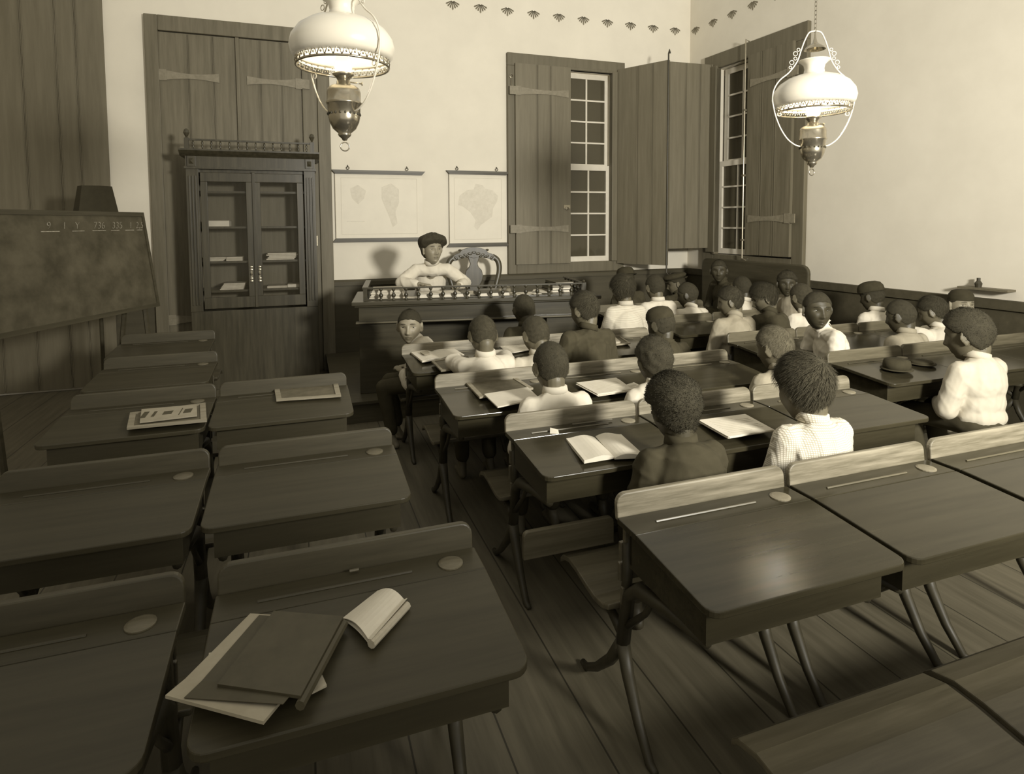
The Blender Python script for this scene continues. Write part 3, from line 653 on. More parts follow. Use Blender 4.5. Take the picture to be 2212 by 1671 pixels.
# ------------------------------------------------------------ things lying on the desks
def slab(px, z, th, name, mats, label, cat, curl=None, parent=None, part=None):
    P = [at_z(x, y, z) for x, y in px]; b = MB(); n = len(P)
    b.hexa([(p.x, p.y, z) for p in P][::-1] if False else [(p.x, p.y, z) for p in P], [(p.x, p.y, z+th) for p in P])
    return b.build(name, mats, base=True) if not label else tag(b.build(name, mats, base=True), label, cat)
def framed_slate(px, z, label):
    P = [at_z(x, y, z) for x, y in px]; c = sum(P, Vector())/4
    t = thing('slate', label, 'slate', (c.x, c.y, z))
    ins = [p+(c-p)*.16 for p in P]; b = MB()
    for i in range(4):
        j = (i+1) % 4; Q = [P[i], P[j], ins[j], ins[i]]; b.hexa([(q.x, q.y, z) for q in Q], [(q.x, q.y, z+.009) for q in Q])
    b.build('frame', 'slate_frame', t, world=True)
    b = MB(); b.hexa([(q.x, q.y, z+.001) for q in ins], [(q.x, q.y, z+.005) for q in ins]); b.build('stone', 'slate_stone', t, world=True)
    return t
ZP = ZT+.0015
framed_slate([(597, 867), (737, 857), (729, 826), (592, 838)], ZP, 'bare wood-framed slate on the left-block desk nearest the aisle')
framed_slate([(274, 928), (447, 911), (444, 873), (281, 895)], ZP, 'wood-framed slate lying under a printed pamphlet at far left')
o = slab([(302, 914), (426, 899), (425, 876), (306, 886)], ZP+.01, .006, 'pamphlet', 'paper_grey', 'printed pamphlet with dark lettering lying on the far left slate', 'pamphlet')
c0 = at_z(366, 895, ZP)
b = MB(); 
for dx, dy, w, h in ((-.1, 0, .02, .09), (-.06, 0, .012, .08), (-.02, 0, .035, .05), (.045, .0, .004, .1), (.06, .0, .03, .06)): b.box(dx, dx+w, dy-h/2, dy+h/2, 0, .0006)
q = b.build('printed_lines', 'ink', o); q.location = (0, 0, .006)
framed_slate([(1036, 861), (1152, 841), (1110, 815), (1003, 826)], ZP, 'wood-framed slate partly under white papers before the cropped-hair boy')
slab([(1075, 881), (1165, 862), (1140, 838), (1046, 853)], ZP+.01, .006, 'paper_sheaf', 'paper', 'white paper sheaf lying over the slate beside the cropped-hair boy', 'paper')
def sheaf(px, z, n, label, spread=4, m='paper'):
    b = MB(); rr = random.Random(hash(label) % 999 if False else len(label))
    for i in range(n):
        dx, dy = rr.uniform(-spread, spread), rr.uniform(-spread, spread)/3
        P = [at_z(x+dx, y+dy, z) for x, y in px]; zz = z+i*.0022
        b.hexa([(p.x, p.y, zz) for p in P], [(p.x, p.y, zz+.0018) for p in P])
    o = tag(b.build('paper_sheaf', m, base=True), label, 'papers')
    w_ = MB(); zz = z+n*.0022; A4 = [at_z(x, y, z) for x, y in px]
    for i in range(9):
        f = .12+.085*i; l = A4[0].lerp(A4[3], f); r = A4[1].lerp(A4[2], f); a = l.lerp(r, .12); c = l.lerp(r, .9 if i % 4 else .6); d = (A4[3]-A4[0])*.012
        w_.hexa([(q.x, q.y, zz) for q in (a, c, c+d, a+d)], [(q.x, q.y, zz+.0004) for q in (a, c, c+d, a+d)])
    w_.build('handwriting', 'map_ink', o, world=True); return o
sheaf([(1292, 856), (1366, 845), (1332, 820), (1246, 831)], ZP, 5, 'fanned white papers on the desk right of the cropped-hair boy', 6)
sheaf([(1574, 948), (1672, 932), (1610, 898), (1509, 911)], ZP, 5, 'loose written sheets between the bushy-haired boy and the gingham boy')
sheaf([(1100, 764), (1150, 756), (1125, 738), (1076, 745)], ZP, 2, 'written sheet between the two white-shirted boys in the middle row', 2)
sheaf([(1345, 848), (1395, 838), (1370, 826), (1330, 838)], ZP, 1, 'sheet edge under the sleeve of the boy behind the bushy-haired boy', 1)
def open_book(L, R, z, th, label, picture=False):
    """L, R: four pixels each, outer-near, inner-near, inner-far, outer-far"""
    LP = [at_z(*p, z) for p in L]; RP = [at_z(*p, z) for p in R]; c = (LP[1]+LP[2])/2
    t = thing('open_book', label, 'book', (c.x, c.y, z))
    for P, k in ((LP, 0), (RP, 1)):
        b = MB(); n = 8; rows = []
        for i in range(n+1):
            f = i/n; a = P[0].lerp(P[1], f); d = P[3].lerp(P[2], f); hgt = th*(.75+.9*math.sin(PI*min(1, f*1.15))**1.0*f) if f < 1 else th*.35
            rows.append((a, d, hgt))
        V = []; 
        for a, d, hg in rows: V += [(a.x, a.y, z), (d.x, d.y, z), (d.x, d.y, z+hg), (a.x, a.y, z+hg)]
        Fs = []
        for i in range(n):
            o_ = i*4
            for k2 in range(4): Fs.append((o_+k2, o_+(k2+1) % 4, o_+4+(k2+1) % 4, o_+4+k2))
        Fs += [(0, 3, 2, 1), (n*4, n*4+1, n*4+2, n*4+3)]
        b.add(V, Fs); b.build('page_block', 'paper', t, world=True, smooth=False)
    if picture:
        P = [LP[0].lerp(LP[2], .3), LP[1].lerp(LP[3], .35), LP[2].lerp(LP[0], .3), LP[3].lerp(LP[1], .3)]
        b = MB(); b.hexa([(p.x, p.y, z+th*1.5) for p in P], [(p.x, p.y, z+th*1.7) for p in P]); b.build('illustration', 'paper_grey', t, world=True)
    return t
open_book([(1262, 1001), (1328, 990), (1284, 947), (1223, 953)], [(1391, 989), (1328, 992), (1286, 945), (1342, 944)], ZP-.012, .016, 'open blank notebook lying alone on the desk before the bushy-haired boy')
open_book([(912, 783), (952, 776), (928, 756), (888, 764)], [(1003, 769), (952, 776), (928, 757), (975, 752)], ZP, .014, 'open book with a picture on its left page beside the white-shirted boy', True)
framed_slate([(953, 803), (1012, 795), (1000, 770), (932, 782)], ZP, 'dark slate in front of the open picture book')
framed_slate([(1318, 748), (1362, 743), (1338, 727), (1300, 731)], ZP, 'little slate under a paper stack right of the dark-jacketed boy')
sheaf([(1312, 745), (1340, 741), (1326, 729), (1305, 731)], ZP+.01, 5, 'small stack of papers on the slate right of the dark-jacketed boy', 1, 'paper_old')
# scrap, pencils
c = at_z(1197, 933, ZP); b = MB(); b.hexa([(c.x-.02, c.y-.005, ZP-.003), (c.x+.012, c.y-.022, ZP-.003), (c.x+.018, c.y, ZP-.003)], [(c.x-.012, c.y+.012, ZP+.016), (c.x+.008, c.y-.016, ZP+.004), (c.x+.018, c.y+.002, ZP+.008)])
tag(b.build('paper_scrap', 'paper', base=True), 'tiny folded scrap of white paper near the pencil groove', 'paper')
def stick(p, q, z, label, r=.0035):
    a = at_z(*p, z); c = at_z(*q, z); b = MB(); b.tube([(a.x, a.y, z+r), (c.x, c.y, z+r)], r, 6); return tag(b.build('pencil', 'seat_wood', base=True), label, 'pencil')
stick((1236, 918), (1322, 907), ZT+.004, 'pencil lying in the groove of the notebook desk')
# crumpled paper in the book box, papers under the slate desk
def crumple(px, py, z, s, label):
    c = at_z(px, py, z); b = MB(); n = 9; V = []
    rr = random.Random(px)
    for i in range(n):
        for j in range(4): V.append((c.x+(i/(n-1)-.5)*s, c.y+(j/3-.5)*s*.5, z+.004+rr.uniform(0, .02)))
    Fs = [(i*4+j, i*4+j+1, i*4+j+5, i*4+j+4) for i in range(n-1) for j in range(3)]
    b.add(V, Fs); o = b.build('crumpled_paper', 'paper', base=True); m = o.modifiers.new('t', 'SOLIDIFY'); m.thickness = .002; return tag(o, label, 'paper')
o = crumple(812, 1098, ZT-.13+.0, .07, 'crumpled white paper stuffed in the book box under the bare dark desk')
# big book group in the foreground
ZB = ZP-.012
def poly(px, z0, th, name, m, parent=None, zf=None):
    P = [at_z(x, y, z0) for x, y in px]; b = MB(); zz = zf or (lambda p: 0)
    b.hexa([(p.x, p.y, z0+zz(i)) for i, p in enumerate(P)], [(p.x, p.y, z0+th+zz(i)) for i, p in enumerate(P)])
    return b.build(name, m, parent, world=bool(parent), base=not parent)
tag(poly([(448, 1440), (458, 1364), (490, 1370), (545, 1352), (660, 1380), (706, 1483), (660, 1506), (520, 1480)], ZB, .004, 'loose_paper', 'paper_old'), 'creased pale sheet sticking out on both sides from beneath the big dark book', 'paper')
t = thing('big_book', 'large dark-covered book with broad pale margins lying askew on the foreground desk', 'book', tuple(at_z(560, 1450, ZB+.005)))
def curved(px4, z0, th, lift, name, m, n=10):
    A_, B_, C_, D_ = [at_z(x, y, z0) for x, y in px4]   # A far-left B far-right C near-right D near-left ; bends down at the near edge
    b = MB(); V = []
    for i in range(n+1):
        f = i/n; l = A_.lerp(D_, f); r = B_.lerp(C_, f); h = lift(f)
        for p, zz in ((l, z0+h), (r, z0+h), (r, z0+h+th), (l, z0+h+th)): V.append((p.x, p.y, zz))
    Fs = []
    for i in range(n):
        for k in range(4): Fs.append((i*4+k, i*4+(k+1) % 4, i*4+4+(k+1) % 4, i*4+4+k))
    Fs += [(0, 3, 2, 1), (n*4, n*4+1, n*4+2, n*4+3)]
    b.add(V, Fs); return b.build(name, m, t, world=True)
curved([(541, 1340), (735, 1350), (570, 1585), (358, 1527)], ZB+.005, .006, lambda f: .010 if f < .8 else .010+(f-.8)*.03, 'page_block', 'paper_grey')
curved([(560, 1338), (740, 1352), (612, 1540), (398, 1526)], ZB+.0125, .001, lambda f: .0095 if f < .8 else .0095+(f-.8)*.03, 'endpaper', 'book_dark')
curved([(592, 1333), (742, 1345), (650, 1520), (470, 1494)], ZB+.015, .006, lambda f: .009, 'cover', 'book_dark')
b = MB(); a = at_z(743, 1346, ZB+.018); c = at_z(648, 1524, ZB+.018); b.tube([(a.x, a.y, ZB+.018), (c.x, c.y, ZB+.018)], .009, 8); b.build('spine', 'book_dark', t, world=True)
t = thing('pamphlet', 'worn curling pamphlet with rolled spine lying beside the big dark book', 'pamphlet', tuple(at_z(812, 1345, ZB)))
P = [at_z(*p, ZB) for p in ((740, 1342), (815, 1284), (880, 1318), (802, 1404))]
for k in range(2):
    b = MB(); n = 10; V = []
    for i in range(n+1):
        f = i/n; a = P[0].lerp(P[1], 1).lerp(P[2], f) if False else P[1].lerp(P[2], f); c = P[0].lerp(P[3], f)
        h = .004+.022*math.sin(f*PI*.9)*(1 if k else .5)+k*.004+(.012 if f > .9 else 0)
        V += [(a.x, a.y, ZB+h), (c.x, c.y, ZB+h*.8), (c.x, c.y, ZB+h*.8+.0015), (a.x, a.y, ZB+h+.0015)]
    Fs = []
    for i in range(n):
        for q in range(4): Fs.append((i*4+q, i*4+(q+1) % 4, i*4+4+(q+1) % 4, i*4+4+q))
    Fs += [(0, 3, 2, 1), (n*4, n*4+1, n*4+2, n*4+3)]
    b.add(V, Fs); b.build('leaf_sheet', 'paper', t, world=True)
b = MB(); b.tube([(P[2].x, P[2].y, ZB+.012), (P[3].x, P[3].y, ZB+.012)], .009, 8); b.build('rolled_spine', 'paper_old', t, world=True)
stick((755, 1236), (775, 1232), ZT+.004, 'pencil stub in the groove of the foreground left desk')
stick((520, 936), (700, 918), ZT-.128, 'long ruler lying in the book box below the bare slate', .004)
b = MB(); P = round_rect(.68, 1.02, .369, .465, .02, (0, 0, 1, 1)); b.prism(P, 1.845, 1.865, 'y')
tag(b.build('wooden_board', 'board_mid', base=True, bevel=.003), 'short wooden board standing on edge on the seat beside the bushy-haired boy', 'board')
# hats on the right-hand desk
def hat(px, py, z, r, h, label, brim=.03):
    c = at_z(px, py, z); t = thing('hat', label, 'hat', (c.x, c.y, z))
    b = MB(); b.lathe([(.001, .0), (r*.98, 0), (r, h*.5), (r*.93, h*.85), (r*.6, h), (.001, h*.97)], (0, 0, 0), 24); b.build('crown', 'felt', t, smooth=True)
    b = MB(); b.lathe([(r-.01, .0), (r+brim, .002), (r+brim, .006), (r-.01, .008)], (0, 0, 0), 24, False); b.build('brim', 'felt', t, smooth=True); return t
hat(1937, 797, ZT, .07, .06, 'dark soft hat resting on the bare desk at right, nearer one', .012)
hat(1990, 785, ZT, .06, .02, 'flat dark cap on the same desk, behind the soft hat', .015)

# ------------------------------------------------------------ hanging lamps
def make_lamp(loc, rz, label, rot_b):
    t = thing('hanging_oil_lamp', label, 'lamp', loc, rz)
    b = MB(); b.lathe([(.178, .005), (.196, .025), (.203, .055), (.195, .09), (.17, .125), (.13, .152), (.085, .168), (.052, .176), (.047, .2), (.052, .222), (.07, .24), (.078, .243)], (0, 0, 0), 48, False)
    o = b.build('shade', 'opal_glass', t, smooth=True); m = o.modifiers.new('s', 'SOLIDIFY'); m.thickness = .003
    b = MB(); b.torus((0, 0, -.018), .178, .005, 48, 6); b.torus((0, 0, .018), .18, .003, 48, 6)
    for i in range(36):
        a0 = 2*PI*i/36; b.tube([(math.cos(a0+q*.087)*.18, math.sin(a0+q*.087)*.18, -.016+.03*math.sin(PI*(q+1)/2)) for q in (-1, -.6, 0, .6, 1)], .0022, 5)
        b.ell((math.cos(a0)*.18, math.sin(a0)*.18, -.003), (.004, .004, .005), None, 6, 4)
    b.build('ring_band', 'brass', t, smooth=True)
    pr = [(.001, -.31), (.008, -.308), (.012, -.3), (.022, -.292), (.026, -.285), (.024, -.28), (.045, -.262), (.058, -.235), (.062, -.215), (.06, -.205), (.063, -.2), (.064, -.17), (.068, -.166), (.07, -.16), (.066, -.155), (.066, -.12), (.062, -.105), (.05, -.095), (.028, -.09), (.026, -.075), (.001, -.074)]
    b = MB(); b.lathe(pr, (0, 0, 0), 36, False); f = b.build('oil_font', 'brass', t, smooth=True)
    b = MB()
    for i in range(20): a = 2*PI*i/20; b.ell((math.cos(a)*.0625, math.sin(a)*.0625, -.205), (.004, .004, .006), None, 6, 4)
    b.build('pierced_band', 'iron', f)
    b = MB(); b.lathe([(.02, -.078), (.024, -.07), (.03, -.06), (.042, -.05), (.04, -.045), (.022, -.05)], (0, 0, 0), 24, False)
    b.tube([(0, 0, -.075), (.05, .0, -.078), (.07, 0, -.08)], .003); b.ell((.072, 0, -.08), (.003, .009, .009), None, 8, 6); b.build('burner', 'brass', t, smooth=True)
    b = MB(); b.lathe([(.025, -.05), (.034, -.02), (.03, .03), (.022, .08), (.02, .26)], (0, 0, 0), 20, False); b.build('chimney', 'chimney_glass', t, smooth=True)
    b = MB(); b.torus((0, 0, -.332), .017, .0025, 20, 6, 'y'); b.build('pull_ring', 'brass', t, smooth=True)
    side = [(.0, .395), (.03, .388), (.052, .35), (.07, .3), (.09, .24), (.13, .185), (.178, .145), (.206, .10), (.214, .05), (.206, 0), (.192, -.05), (.165, -.11), (.13, -.16), (.09, -.19), (.062, -.198)]
    for s in (-1, 1):
        b = MB(); c, d = math.cos(rot_b), math.sin(rot_b)
        P = []
        for i in range(len(side)-1):
            pass
        P = cat([(s*r0*c, s*r0*d, z0) for r0, z0 in side], 4); b.tube(P, .0036, 8); bb = b.build('bail_arm', 'sash_white', t, smooth=True)
        b = MB()
        for (r, z, R) in ((.085, .3, .008), (.1, .28, .011), (.1, .255, .008), (.118, .235, .011), (.125, .21, .007), (.178, -.03, .01)):
            n = 12; b.tube([(s*(r+R*math.cos(2*PI*k/n))*c, s*(r+R*math.cos(2*PI*k/n))*d, z+R*math.sin(2*PI*k/n)) for k in range(n)], .002, 5, True)
        b.build('scroll', 'sash_white', bb, smooth=True)
    b = MB(); b.lathe([(.052, .3), (.045, .312), (.025, .325), (.012, .335), (.006, .36), (.003, .39)], (0, 0, 0), 24, False); b.build('smoke_bell', 'brass', t, smooth=True)
    b = MB(); z = .4; k = 0
    while z < HT-loc[2]-.01:
        n = 10; ax = k % 2
        b.tube([((.007*math.cos(2*PI*i/n)) if ax else 0, 0 if ax else (.007*math.cos(2*PI*i/n)), z+.014*math.sin(2*PI*i/n)) for i in range(n)], .0018, 4, True); z += .022; k += 1
    b.lathe([(.05, HT-loc[2]-.02), (.05, HT-loc[2])], (0, 0, 0), 16); b.build('chain', 'brass', t); return t
make_lamp((.18, 2.54, 2.14), 0, 'hanging brass oil lamp nearest the camera, its white shade cut by the top edge', -.95)
make_lamp((2.55, 2.51, 2.09), 0, 'complete hanging oil lamp with white globe shade before the right wall', -.35)

# small things on the right wall by the edge of the picture
b = RB(); b.rb(3.28, 3.62, 0, .1, .985, 1.0)
tag(b.build('wall_shelf', 'frame_paint', base=True), 'small shelf ledge low on the right wall at the picture edge', 'shelf')
c = RWT @ Vector((3.40, .05, 1.0)); b = MB(); b.lathe([(.02, 0), (.025, .03), (.012, .05), (.012, .07)], tuple(c), 12); tag(b.build('inkpot', 'iron', base=True), 'little dark pot on the right wall shelf at the picture edge', 'pot')

# ------------------------------------------------------------ people
def remesh(mb, voxel, smooth=2, disp=None):
    me = bpy.data.meshes.new('tmp'); me.from_pydata([tuple(v) for v in mb.V], [], mb.F); me.update()
    o = bpy.data.objects.new('tmp', me); COL.objects.link(o)
    m = o.modifiers.new('r', 'REMESH'); m.mode = 'VOXEL'; m.voxel_size = voxel; m.use_smooth_shade = True
    if smooth: s = o.modifiers.new('s', 'SMOOTH'); s.factor = .5; s.iterations = smooth
    vl = bpy.context.view_layer; vl.update()
    out = bpy.data.meshes.new_from_object(o.evaluated_get(bpy.context.evaluated_depsgraph_get()))
    bpy.data.objects.remove(o); bpy.data.meshes.remove(me)
    if disp:
        n = len(out.vertices); co = np.empty(n*3); out.vertices.foreach_get('co', co); co = co.reshape(-1, 3)
        no = np.empty(n*3); out.vertices.foreach_get('normal', no); no = no.reshape(-1, 3)
        d = disp(co); co = co+no*d[:, None]; out.vertices.foreach_set('co', co.ravel()); out.update()
    return out
def wrinkle(amp, seed):
    r = np.random.RandomState(seed); K = [(r.randn(3)*[22, 22, 14], r.rand()*6, r.rand()*.6+.4) for _ in range(7)]
    def f(co):
        s = 0
        for k, ph, a in K:
            w = co + .02*np.sin(co[:, [1, 2, 0]]*25+ph); s = s+a*(1-np.abs(np.sin(w@k+ph)))**2
        return amp*(s/2.4-.5)
    return f
def link_mesh(name, me, mats, parent):
    me.name = name; me.materials.clear()
    for m in ([mats] if isinstance(mats, str) else mats): me.materials.append(MATS[m])
    o = bpy.data.objects.new(name, me); COL.objects.link(o); o.parent = parent; return o
def sm(x, a, b): t = np.clip((x-a)/(b-a), 0, 1); return t*t*(3-2*t)
def head_pts(n=80, m=60, adult=False):
    th = np.linspace(.02, PI-.02, m); ph = np.linspace(0, 2*PI, n, endpoint=False)
    TH, PH = np.meshgrid(th, ph, indexing='ij'); dx = (np.sin(TH)*np.cos(PH)).ravel(); dy = (np.sin(TH)*np.sin(PH)).ravel(); dz = np.cos(TH).ravel()
    up = dz > 0
    z = dz*np.where(up, .104, .120 if not adult else .128); x = dx*.0735; y = dy*.093
    t = np.clip(-z/.12, 0, 1)
    x = x*(1-.30*t**2.2)*(1+.04*sm(z, 0, .05)); y = np.where(y > 0, y*(.97-.06*t), y*(1.03-.50*t**1.3)); y = y+.012*t**2
    y = np.where(y > 0, y*(1-.10*(1-(x/.075)**2)*sm(z, -.09, .0)), y)
    fr = sm(y, .02, .06)
    def g(x0, z0, sx, sz, A, sym=False):
        e = np.exp(-((x-x0)/sx)**2-((z-z0)/sz)**2)
        if sym: e = e+np.exp(-((x+x0)/sx)**2-((z-z0)/sz)**2)
        return A*e*fr
    y = y+g(0, -.032, .012, .014, .021)+g(0, -.008, .009, .022, .011)+g(.012, -.037, .008, .008, .008, True)
    y = y+g(.032, .004, .016, .010, -.013, True)+g(.032, .009, .014, .0045, .004, True)+g(.030, .026, .022, .008, .006, True)
    y = y+g(.042, -.032, .018, .02, .006, True)+g(0, -.060, .02, .006, .008)+g(0, -.0665, .02, .0028, -.006)+g(0, -.0735, .016, .006, .008)+g(0, -.1, .02, .014, .010)+g(0, -.084, .02, .005, -.004)
    P = np.stack([x, y, z], 1)
    F = [(i*n+k, (i+1)*n+k, (i+1)*n+(k+1) % n, i*n+(k+1) % n) for i in range(m-1) for k in range(n)]
    F += [tuple(range(n)), tuple((m-1)*n+k for k in range(n-1, -1, -1))]
    return P, F, np.stack([dx, dy, dz], 1)
HP, HF, HD = head_pts()
HPA, HFA, HDA = head_pts(adult=True)
def hair_mask(P):
    zl = np.interp(P[:, 1], [-.10, -.05, -.02, .0, .03, .06, .09], [-.095, -.085, -.04, .008, .016, .045, .060])
    wob = .0018*np.sin(P[:, 0]*190+P[:, 1]*120)
    return sm(P[:, 2]+wob, zl-.004, zl+.012)
def hair_mesh(kind, seed, big=1.0):
    P, Fc = HP.copy(), HF; r = np.random.RandomState(seed); mk = hair_mask(P); L = np.linalg.norm(P, axis=1); N = P/L[:, None]
    h = dict(crop=.006, short=.011, curly=.017, afro=.026, bob=.022)[kind]*big
    ns = np.zeros(len(P))
    fr = dict(crop=260, short=120, curly=150, afro=110, bob=60)[kind]; am = dict(crop=.0006, short=.0015, curly=.003, afro=.005, bob=.0018)[kind]
    for k in range(8): v = r.randn(3); v /= np.linalg.norm(v); ns += np.sin(P@(v*fr*(.6+.8*r.rand()))+r.rand()*6)
    ns = ns/4*am
    top = sm(P[:, 2], -.05, .07)
    off = mk*(h*(.45+.55*top)+ns)-(1-mk)*.008
    Q = P+N*off[:, None]
    b = MB(); b.add(Q.tolist(), Fc)
    # fine strands over the shell
    whorl = np.array([.015, -.07, .075]); idx = np.where(mk > .8)[0]
    cnt = dict(crop=5000, short=4500, curly=4000, afro=13000, bob=8000)[kind]
    wd = dict(crop=.0005, short=.0005, curly=.0006, afro=.0007, bob=.0005)[kind]; ln = dict(crop=.0045, short=.018, curly=.008, afro=.009, bob=.034)[kind]
    pick = r.choice(idx, cnt)
    V = []; Fs = []
    for i in pick:
        p = Q[i]+r.randn(3)*.002; n_ = N[i]; tdir = p-whorl; tdir = tdir-n_*tdir.dot(n_); tl = np.linalg.norm(tdir); tdir = tdir/(tl+1e-6)
        if kind in ('curly', 'afro'): d0 = n_*.7+r.randn(3)*.6
        elif kind == 'crop': d0 = n_*.5+tdir*.8+r.randn(3)*.25
        else: d0 = tdir+n_*.12+r.randn(3)*.14
        d0 /= np.linalg.norm(d0); s = np.cross(d0, n_); s /= (np.linalg.norm(s)+1e-6)
        a = p-n_*.001; c = a+d0*ln*.55; e = c+(d0*.8-n_*.35)*ln*.45
        if kind in ('curly', 'afro'): e = c+(s*.7*(1 if i % 2 else -1)-n_*.2)*ln*.5
        q = len(V); V += [a-s*wd, a+s*wd, c+s*wd, c-s*wd, e]; Fs += [(q, q+1, q+2, q+3), (q+3, q+2, q+4)]
    b.add([tuple(v) for v in V], Fs)
    return b
HAIR = {}
def get_hair(kind, seed):
    k = (kind, seed % 2)
    if k not in HAIR:
        b = hair_mesh(kind, seed); me = bpy.data.meshes.new('hair'); me.from_pydata(b.V, [], b.F)
        me.polygons.foreach_set('use_smooth', [True]*len(me.polygons)); HAIR[k] = me
    return HAIR[k]
def eye_mesh(mi):
    key = 'eye%d' % mi
    if key in HAIR: return HAIR[key]
    b = MB(); n, m = 20, 14; V = []
    for i in range(m+1):
        th = PI*i/m
        for k in range(n): a = 2*PI*k/n; V.append((.0115*math.sin(th)*math.cos(a), .0115*math.cos(th), .0115*math.sin(th)*math.sin(a)))
    for i in range(m):
        b.mi = 1 if i < 3 else 0; b.add([], [(i*n+k, i*n+(k+1) % n, (i+1)*n+(k+1) % n, (i+1)*n+k) for k in range(n)])
    b.V = V; me = bpy.data.meshes.new('eye'); me.from_pydata(V, [], b.F); me.materials.append(MATS['eye_white']); me.materials.append(MATS['eye_iris'])
    me.polygons.foreach_set('material_index', b.I); me.polygons.foreach_set('use_smooth', [True]*len(me.polygons)); HAIR[key] = me; return me
def hand(mb, wrist, fdir, side, k=1.0, curl=.6, up=Vector((0, 0, 1))):
    """palm, four fingers and a thumb; side = +1 thumb towards +s"""
    wrist = Vector(wrist); f = Vector(fdir).normalized(); s = f.cross(up).normalized()*side; u = s.cross(f)*side
    if u.z < 0: u = -u
    pc = wrist+f*.035*k; R = Matrix((s, f, u)).transposed()
    mb.ell(pc, (.028*k, .04*k, .013*k), R.to_4x4(), 14, 8); mb.cap(wrist-f*.01, .019*k, pc, .015*k)
    for i, (x, L) in enumerate(((-.021, .8), (-.007, .95), (.007, 1.0), (.021, .9))):
        x = x*k; p0 = pc+s*x+f*.03*k; p1 = p0+(f*.8-u*.1*curl+s*x*2)*.026*k*L; p2 = p1+(f*.6-u*.8*curl)*.02*k*L; p3 = p2+(f*.3-u*1.0*curl)*.014*k*L
        mb.chain([p0, p1, p2, p3], [.0078*k, .0072*k, .0066*k, .0056*k])
    t0 = pc-f*.012*k+s*.022*k; t1 = t0+(s*.7+f*.6-u*.2)*.026*k; t2 = t1+(s*.1+f*1-u*.3)*.024*k
    mb.chain([t0, t1, t2], [.011*k, .009*k, .0068*k])
def person(head_w, hip, label, skin='skin_mid', hair='crop', hmat='hair_black', cloth='cloth_white', yaw=0, hyaw=0, pitch=.25, face=False, cap=None, collar=True, seat=.365, pose='lap', k=1.0, seed=0, voxel=.006, roll=0, hs=1.0, group=None):
    t = thing('person', label, 'person', (hip[0], hip[1], 0), yaw, group)
    Ry = Matrix.Rotation(-yaw, 3, 'Z'); H = Ry @ (Vector(head_w)-Vector((hip[0], hip[1], 0)))
    HR = Matrix.Rotation(hyaw-yaw, 3, 'Z') @ Matrix.Rotation(-pitch, 3, 'X') @ Matrix.Rotation(roll, 3, 'Y')
    HT_ = Matrix.Translation(H) @ HR.to_4x4() @ Matrix.Diagonal((hs*k, hs*k, hs*k, 1))
    neck_top = HT_ @ Vector((0, -.03, -.06)); N = H+Vector((H.x*-.1, -.048*k, -.116*k)); Hp = Vector((0, 0, seat+.085*k))
    C = Hp.lerp(N, .62)+Vector((0, -.012, 0)); Bl = Hp.lerp(N, .3)+Vector((0, -.006, 0))
    sh = [N+Vector((s*.122*k, -.005, -.048*k)) for s in (-1, 1)]
    if pose == 'desk': el = [Vector((sh[i].x+s*.035*k, .15, ZT+.045)) for i, s in enumerate((-1, 1))]; wr = [Vector((H.x*.3+s*.08, .27, ZT+.032)) for s in (-1, 1)]
    elif pose == 'lap': el = [sh[i]+Vector((s*.045*k, .03, -.19*k)) for i, s in enumerate((-1, 1))]; wr = [Vector((s*.07, .17*k, seat+.155)) for s in (-1, 1)]
    else: el, wr = pose(sh)
    legs = [(Vector((s*.065*k, .02, seat+.075*k)), Vector((s*.085*k, .29*k, seat+.05*k)), Vector((s*.085*k, .24*k, .07)), Vector((s*.09*k, .24*k, .03))) for s in (-1, 1)]
    P, Fh = (HPA, HFA) if k > 1.1 else (HP, HF)
    b = MB(); b.add([tuple(HT_ @ Vector(p)) for p in P], Fh)
    R3 = HR.to_4x4()
    for s in (-1, 1):
        E = Matrix.Rotation(s*-.45, 4, 'Z'); sc = hs*k
        b.ell(HT_ @ Vector((s*.077, -.010, -.008)), (.006*sc, .019*sc, .030*sc), R3 @ E, 14, 10)
        pts = [HT_ @ (Vector((s*.080, -.010, -.008))+E.to_3x3() @ Vector((0, .017*math.cos(a), .028*math.sin(a)))) for a in np.linspace(-1.6, 4.0, 12)]
        b.tube(pts, .0038*sc, 6); b.ell(HT_ @ Vector((s*.077, -.006, -.035)), (.006*sc, .009*sc, .010*sc), R3, 10, 6)
    b.cap(N+Vector((0, 0, -.02)), .044*k, neck_top, .045*k*hs)
    b.cap(N+Vector((-.07*k, 0, -.055*k)), .038*k, N+Vector((.07*k, 0, -.055*k)), .038*k)
    b.ell(C, (.105*k, .07*k, .12*k)); b.ell(Bl, (.1*k, .07*k, .12*k)); b.ell(Hp, (.11*k, .085*k, .075*k)); b.chain([Hp, Bl, C, N], [.07*k]*3+[.04*k])
    for i, s in enumerate((-1, 1)):
        b.chain([N+Vector((s*.06*k, 0, -.045*k)), sh[i], el[i], wr[i]], [.035*k, .036*k, .027*k, .018*k])
        hand(b, wr[i], (wr[i]-el[i]).normalized()*Vector((1, 1, .2)) if False else Vector(((wr[i]-el[i]).x, (wr[i]-el[i]).y, (wr[i]-el[i]).z*.2)), -s, k*.9)
        h0, kn, an, ft = legs[i]; b.chain([h0, kn, an], [.055*k, .042*k, .026*k]); b.chain([an, ft+Vector((0, -.03*k, -.005)), ft+Vector((0, .1*k, -.008))], [.026*k, .022, .02])
    me = remesh(b, voxel, 1 if face else 2)
    n = len(me.polygons)
    body = link_mesh('body', me, [skin, skin.replace('skin', 'lip')], t); me.polygons.foreach_set('use_smooth', [True]*n)
